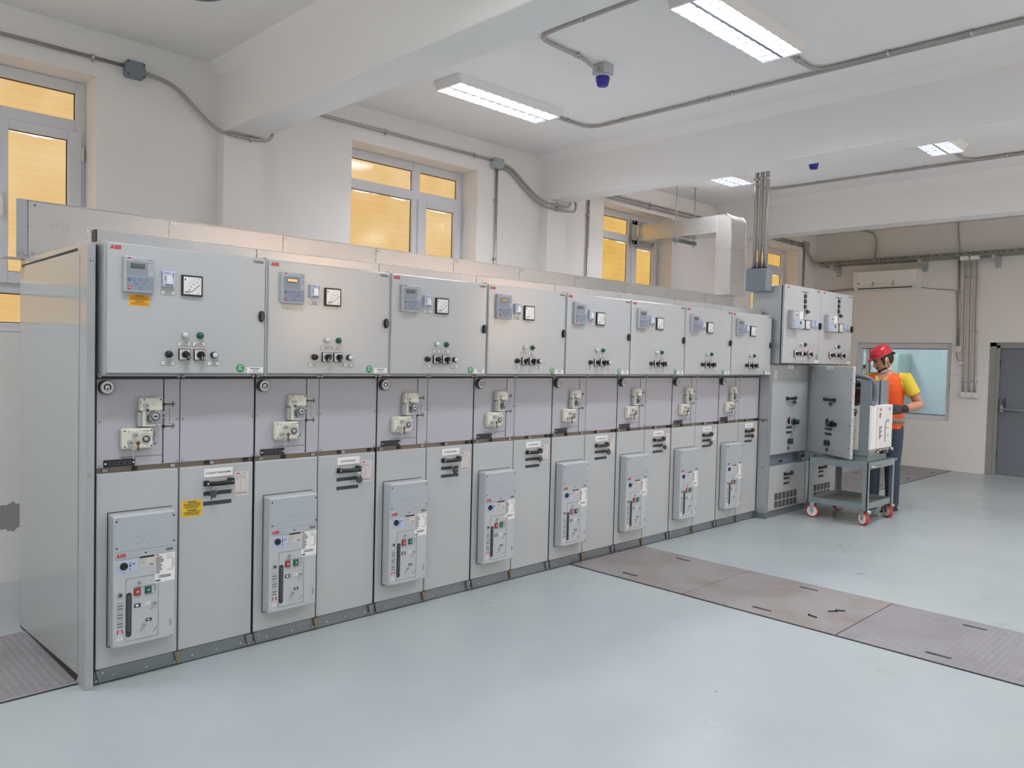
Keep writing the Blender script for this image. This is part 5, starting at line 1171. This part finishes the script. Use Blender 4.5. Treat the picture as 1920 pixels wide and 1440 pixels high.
# person frame: faces -x ; +y is his right, -y his left
HC = Vector((-.05, .02, 1.585))                    # head centre
yaw = math.radians(128); pit = math.radians(24)    # head turned to his right and tilted down
hf = Vector((math.cos(yaw), math.sin(yaw), 0)); 
hf = (hf * math.cos(pit) + Vector((0, 0, -math.sin(pit)))).normalized(); hl = Vector((0, 0, 1)).cross(hf).normalized(); hu = hf.cross(hl).normalized()
def H(f, l, u): return HC + hf * f + hl * l + hu * u
LS, RS = Vector((.0, -.185, 1.405)), Vector((.02, .170, 1.395))
LE, RE = Vector((.045, -.325, 1.125)), Vector((-.07, .21, 1.12))
LWr, RWr = Vector((-.285, -.275, 1.085)), Vector((-.33, .17, 1.13))
b = MB()
# torso
tor = [(.0, .0, .90, .150, .105), (.0, .0, .98, .160, .112), (-.005, 0, 1.06, .158, .112), (-.012, 0, 1.16, .162, .115), (-.018, 0, 1.26, .175, .118), (-.012, 0, 1.34, .185, .112), (-.004, 0, 1.40, .175, .092), (-.006, .002, 1.44, .105, .07), (-.012, .004, 1.47, .062, .06)]
b.loft([ell((x, y, z), rx, ry, sq=2.3) for x, y, z, rx, ry in tor], SKIN)
limb(b, [(-.010, .003, 1.42), (-.022, .008, 1.48), (-.035, .014, 1.55)], [.062, .055, .056], SKIN)
# head: skull, jaw, nose, ears
b.loft([ell(H(-.004, 0, u), rx, ry, hu, hl) for u, rx, ry in ((-.075, .050, .066), (-.04, .066, .086), (0, .074, .095), (.04, .076, .098), (.08, .066, .088), (.108, .040, .055), (.118, .012, .018))], SKIN)
b.loft([ell(H(f, 0, u), rx, ry, hu, hl) for f, u, rx, ry in ((.052, -.118, .020, .020), (.044, -.105, .040, .044), (.032, -.085, .052, .060), (.022, -.055, .060, .070), (.012, -.02, .066, .080))], SKIN)
b.loft([ell(H(f, 0, u), rx, ry, hu, hl, 10) for f, u, rx, ry in ((.102, -.045, .014, .010), (.108, -.038, .018, .016), (.100, -.015, .010, .014), (.090, .012, .008, .012))], SKIN)
b.loft([ell(H(f, 0, u), rx, ry, hu, hl, 10) for f, u, rx, ry in ((.084, -.082, .022, .010), (.088, -.074, .026, .012), (.088, -.066, .024, .010))], SKIN)
for s in (-1, 1):
    b.loft([ell(H(-.012, s * l, -.01), r1, r2, hl, hu, 10) for l, r1, r2 in ((.062, .026, .016), (.078, .032, .018), (.084, .028, .014))], SKIN)
    b.loft([ell(H(.080, s * .034, u), rx, ry, hu, hl, 8) for u, rx, ry in ((.026, .022, .014), (.034, .024, .018), (.042, .022, .012))], SKIN)
# arms
limb(b, [LS + Vector((0, .03, .0)), LS, LS.lerp(LE, .35), LS.lerp(LE, .75), LE, LE.lerp(LWr, .25), LE.lerp(LWr, .7), LWr], [.055, .060, .054, .047, .044, .046, .036, .029], SKIN)
limb(b, [RS + Vector((0, -.03, .0)), RS, RS.lerp(RE, .35), RS.lerp(RE, .75), RE, RE.lerp(RWr, .25), RE.lerp(RWr, .7), RWr], [.055, .060, .054, .047, .044, .046, .036, .029], SKIN)
def hand(mb, wr, fwd, up, thumb, m, grow=0.0, curl=.9):
    """palm, four unequal fingers bent at two knuckles and a thumb leaving the side of the palm"""
    fwd = Vector(fwd).normalized(); up = Vector(up); up = (up - fwd * up.dot(fwd)).normalized(); sd = fwd.cross(up) * thumb
    wr = Vector(wr)
    mb.loft([ell(wr + fwd * d, rx + grow, ry + grow, fwd, sd, 12, 2.6) for d, rx, ry in ((-.02, .028, .022), (.02, .034, .018), (.06, .041, .016), (.088, .040, .013))], m)
    for i, (o, l) in enumerate(((.030, .068), (.010, .076), (-.011, .071), (-.030, .056))):
        p0 = wr + fwd * .075 + sd * o; p1 = wr + fwd * .092 + sd * o * 1.05
        d1 = (fwd * math.cos(curl * .5) - up * math.sin(curl * .5)); p2 = p1 + d1 * l * .5
        d2 = (fwd * math.cos(curl * 1.2) - up * math.sin(curl * 1.2)); p3 = p2 + d2 * l * .32
        d3 = (fwd * math.cos(curl * 1.7) - up * math.sin(curl * 1.7)); p4 = p3 + d3 * l * .24
        limb(mb, [p0, p1, p2, p3, p4], [r + grow * .7 for r in (.0095, .0095, .0088, .0080, .0068)], m, 8)
    q = wr + fwd * .02 + sd * .026
    limb(mb, [q, q + fwd * .022 + sd * .020 - up * .006, q + fwd * .05 + sd * .026 - up * .016, q + fwd * .072 + sd * .020 - up * .026], [r + grow * .7 for r in (.013, .012, .0105, .0085)], m, 8)
lfw, lup = (LWr - LE).normalized() * .8 + Vector((-.1, .45, 0)), Vector((0, -.9, .35))
rfw, rup = Vector((-.8, -.5, -.2)), Vector((0.1, .2, 1))
hand(b, LWr, lfw, lup, 1, SKIN); hand(b, RWr, rfw, rup, -1, SKIN)
# legs and feet
for s, fx in ((-1, .02), (1, -.02)):
    hy_ = s * .085; ky = s * .095
    limb(b, [(.0, hy_, .95), (.0, hy_, .84), (-.008 + fx, s * .09, .68), (-.015 + fx, ky, .50), (.0 + fx, ky, .36), (.015 + fx, ky, .16), (.02 + fx, ky, .07)], [.088, .092, .078, .060, .056, .042, .038], SKIN)
    limb(b, [(.05 + fx, ky, .045), (.0 + fx, ky, .045), (-.08 + fx, ky * 1.05, .035), (-.16 + fx, ky * 1.1, .028)], [.034, .042, .040, .026], SKIN, flat=.8)
body = remeshed(b, 'body', W, .0065, 2)
# clothing and other wear
b = MB()   # yellow shirt: torso shell and short sleeves
b.loft([ell((x, y, z), rx + .010, ry + .010, sq=2.3) for x, y, z, rx, ry in tor[1:7]] + [ell((-.006, .002, 1.418), .125, .086, sq=2.2), ell((-.010, .003, 1.432), .085, .072)], SHIRT)
for S_, E_ in ((LS, LE), (RS, RE)):
    inw = Vector((0, .04 if S_.y < 0 else -.04, -.005))
    limb(b, [S_ + inw, S_ + Vector((0, 0, -.002)), S_.lerp(E_, .3), S_.lerp(E_, .58), S_.lerp(E_, .64)], [.064, .074, .071, .069, .067], SHIRT, 18)
shirt = remeshed(b, 'shirt', W, .007, 3)
bm = bmesh.new(); bm.from_mesh(shirt.data)
bmesh.ops.delete(bm, geom=[f for f in bm.faces if (lambda c: c.x < -.03 and abs(c.y - .004) < max(0.0, (c.z - 1.345) * .75))(f.calc_center_median())], context='FACES'); bm.to_mesh(shirt.data); bm.free()
b = MB()   # orange sleeveless vest with a deep V neck
b.loft([ell((x, y, z), rx + .022, ry + .022, sq=2.35) for x, y, z, rx, ry in ((.004, 0, .865, .165, .118), (.003, 0, .92, .163, .117), (0, 0, .98, .160, .114), (-.005, 0, 1.06, .158, .112), (-.012, 0, 1.16, .162, .115), (-.018, 0, 1.26, .168, .118), (-.014, 0, 1.33, .168, .114), (-.006, 0, 1.39, .164, .100), (-.006, .002, 1.422, .135, .086), (-.008, .003, 1.446, .082, .066))], VEST)
vest = remeshed(b, 'vest', W, .0075, 2)
bm = bmesh.new(); bm.from_mesh(vest.data)
kill = []
for f in bm.faces:
    c = f.calc_center_median()
    if c.x < -.02 and abs(c.y - .004) < max(0.0, (c.z - 1.20) * .33): kill.append(f)
    elif (Vector((c.x + .012, c.y - .003))).length < .082 and c.z > 1.40: kill.append(f)
    elif abs(c.y) > .186 and 1.27 < c.z < 1.39: kill.append(f)
bmesh.ops.delete(bm, geom=kill, context='FACES'); bm.to_mesh(vest.data); bm.free()
b = MB()
for z0 in (.925,):
    o_ = [ell((.002, 0, z), .1905, .1425, sq=2.35, n=32) for z in (z0, z0 + .052)]; i_ = [ell((.002, 0, z), .182, .134, sq=2.35, n=32) for z in (z0, z0 + .052)]
    n = 32; vs = [q for r_ in (o_[0], o_[1], i_[1], i_[0]) for q in r_]
    b.add(vs, [(i * n + k, i * n + (k + 1) % n, ((i + 1) % 4) * n + (k + 1) % n, ((i + 1) % 4) * n + k) for i in range(4) for k in range(n)], STRIPE, True)
b.build('reflective_band', W)
b = MB()   # trousers
for s, fx in ((-1, .02), (1, -.02)):
    ky = s * .095
    limb(b, [(.0, s * .075, .97), (.0, s * .088, .84), (-.008 + fx, s * .09, .68), (-.015 + fx, ky, .50), (.0 + fx, ky, .36), (.012 + fx, ky, .18), (.014 + fx, ky, .06)], [.10, .106, .094, .078, .074, .068, .066], JEANS, 18)
b.loft([ell((x, y, z), rx + .012, ry + .012, sq=2.3) for x, y, z, rx, ry in ((0, 0, .86, .150, .110), (0, 0, .92, .155, .108), (0, 0, 1.0, .155, .108))], JEANS)
remeshed(b, 'trousers', W, .008, 3)
for s, fx in ((-1, .02), (1, -.02)):
    ky = s * .095; b = MB()
    b.loft([ell((fx + x, ky * 1.04, z), w_, h, (1, 0, 0), (0, 1, 0), 14, 2.6) for x, z, w_, h in ((.075, .045, .030, .042), (.05, .05, .042, .050), (0, .05, .046, .05), (-.07, .042, .048, .042), (-.14, .034, .048, .034), (-.19, .028, .036, .026), (-.205, .026, .018, .016))], SHOE); b.box(fx - .2, fx + .075, ky * 1.04 - .042, ky * 1.04 + .042, 0.0, .016, BLACK); b.build('shoe', W)
b = MB(); hand(b, LWr, lfw, lup, 1, BLACK, .004); limb(b, [LWr + (LE - LWr).normalized() * .055, LWr + (LE - LWr).normalized() * .03, LWr, LWr + Vector(lfw).normalized() * .02], [.042, .040, .036, .034], BLACK); remeshed(b, 'glove', W, .0055, 1)
b = MB(); hand(b, RWr, rfw, rup, -1, BLACK, .004); limb(b, [RWr + (RE - RWr).normalized() * .055, RWr, RWr + Vector(rfw).normalized() * .02], [.042, .036, .034], BLACK); remeshed(b, 'glove', W, .0055, 1)
b = MB()   # hair behind and beside the ears
b.loft([ell(H(-.016, 0, u), rx, ry, hu, hl) for u, rx, ry in ((-.062, .052, .062), (-.03, .070, .088), (.02, .079, .096), (.07, .074, .092), (.11, .04, .05))], HAIR)
for s in (-1, 1): b.loft([ell(H(.022, s * .071, u), .006, w_, hu, hl, 8) for u, w_ in ((-.05, .010), (-.02, .014), (.03, .020))], HAIR)
b.build('hair', W)
b = MB()   # beard, moustache, brows
b.loft([ell(H(f, 0, u), rx, ry, hu, hl) for f, u, rx, ry in ((.054, -.122, .018, .018), (.046, -.110, .040, .046), (.034, -.094, .052, .062), (.028, -.078, .055, .060))], HAIR)
b.loft([ell(H(f, l, -.0585), .006, .007, hl, hu, 8) for f, l in ((.078, -.030), (.094, -.014), (.097, 0), (.094, .014), (.078, .030))], HAIR)
for s in (-1, 1):
    b.loft([ell(H(f, s * l, .030), .004, .005, hl, hu, 8) for f, l in ((.094, .012), (.093, .03), (.080, .05))], HAIR); b.loft([ell(H(f, s * l, .013), .005, .006, hl, hu, 8) for f, l in ((.085, .018), (.087, .030), (.078, .044))], BLACK)
b.build('beard', W)
b = MB()   # safety helmet with brim and peak
sh = []
for u, rx, ry, f in ((.048, .091, .113, -.004), (.062, .091, .112, -.004), (.09, .088, .107, -.006), (.116, .079, .095, -.008), (.137, .060, .072, -.01), (.150, .034, .041, -.01), (.154, .007, .009, -.01)): sh.append(ell(H(f, 0, u), rx, ry, hu, hl, 28))
b.loft(sh, HELMET)
b.loft([ell(H(f, 0, u), rx, ry, hu, hl, 28) for u, rx, ry, f in ((.044, .097, .128, .008), (.049, .097, .130, .010), (.055, .091, .114, .0))], HELMET)
b.loft([ell(H(f, 0, u), rx, .020, hu, hl, 16) for u, rx, f in ((.034, .046, .130), (.040, .050, .128), (.050, .053, .118))], HELMET)
b.tube([H(.088, 0, .108), H(.04, 0, .143), H(-.04, 0, .148), H(-.092, 0, .112)], .009, HELMET, 8)
hm = b.build('helmet', W)
b = MB(); b.tube([H(-.108, l, .032 - abs(l) * .1) for l in (-.06, -.03, 0, .03, .06)], .013, BLACK, 8); b.build('helmet_strap', hm)
b = MB()   # mask pulled under the chin with ear loops
b.loft([ell(H(f, 0, u), rx, ry, hu, hl, 18) for f, u, rx, ry in ((.030, -.136, .026, .030), (.030, -.128, .044, .050), (.024, -.113, .057, .066), (.018, -.102, .060, .068))], MASK)
for s in (-1, 1): b.tube([H(.01, s * .062, -.11), H(.018, s * .072, -.06), H(.004, s * .084, -.01), H(-.02, s * .080, .02)], .0042, MASK, 6)
b.build('face_mask', W)
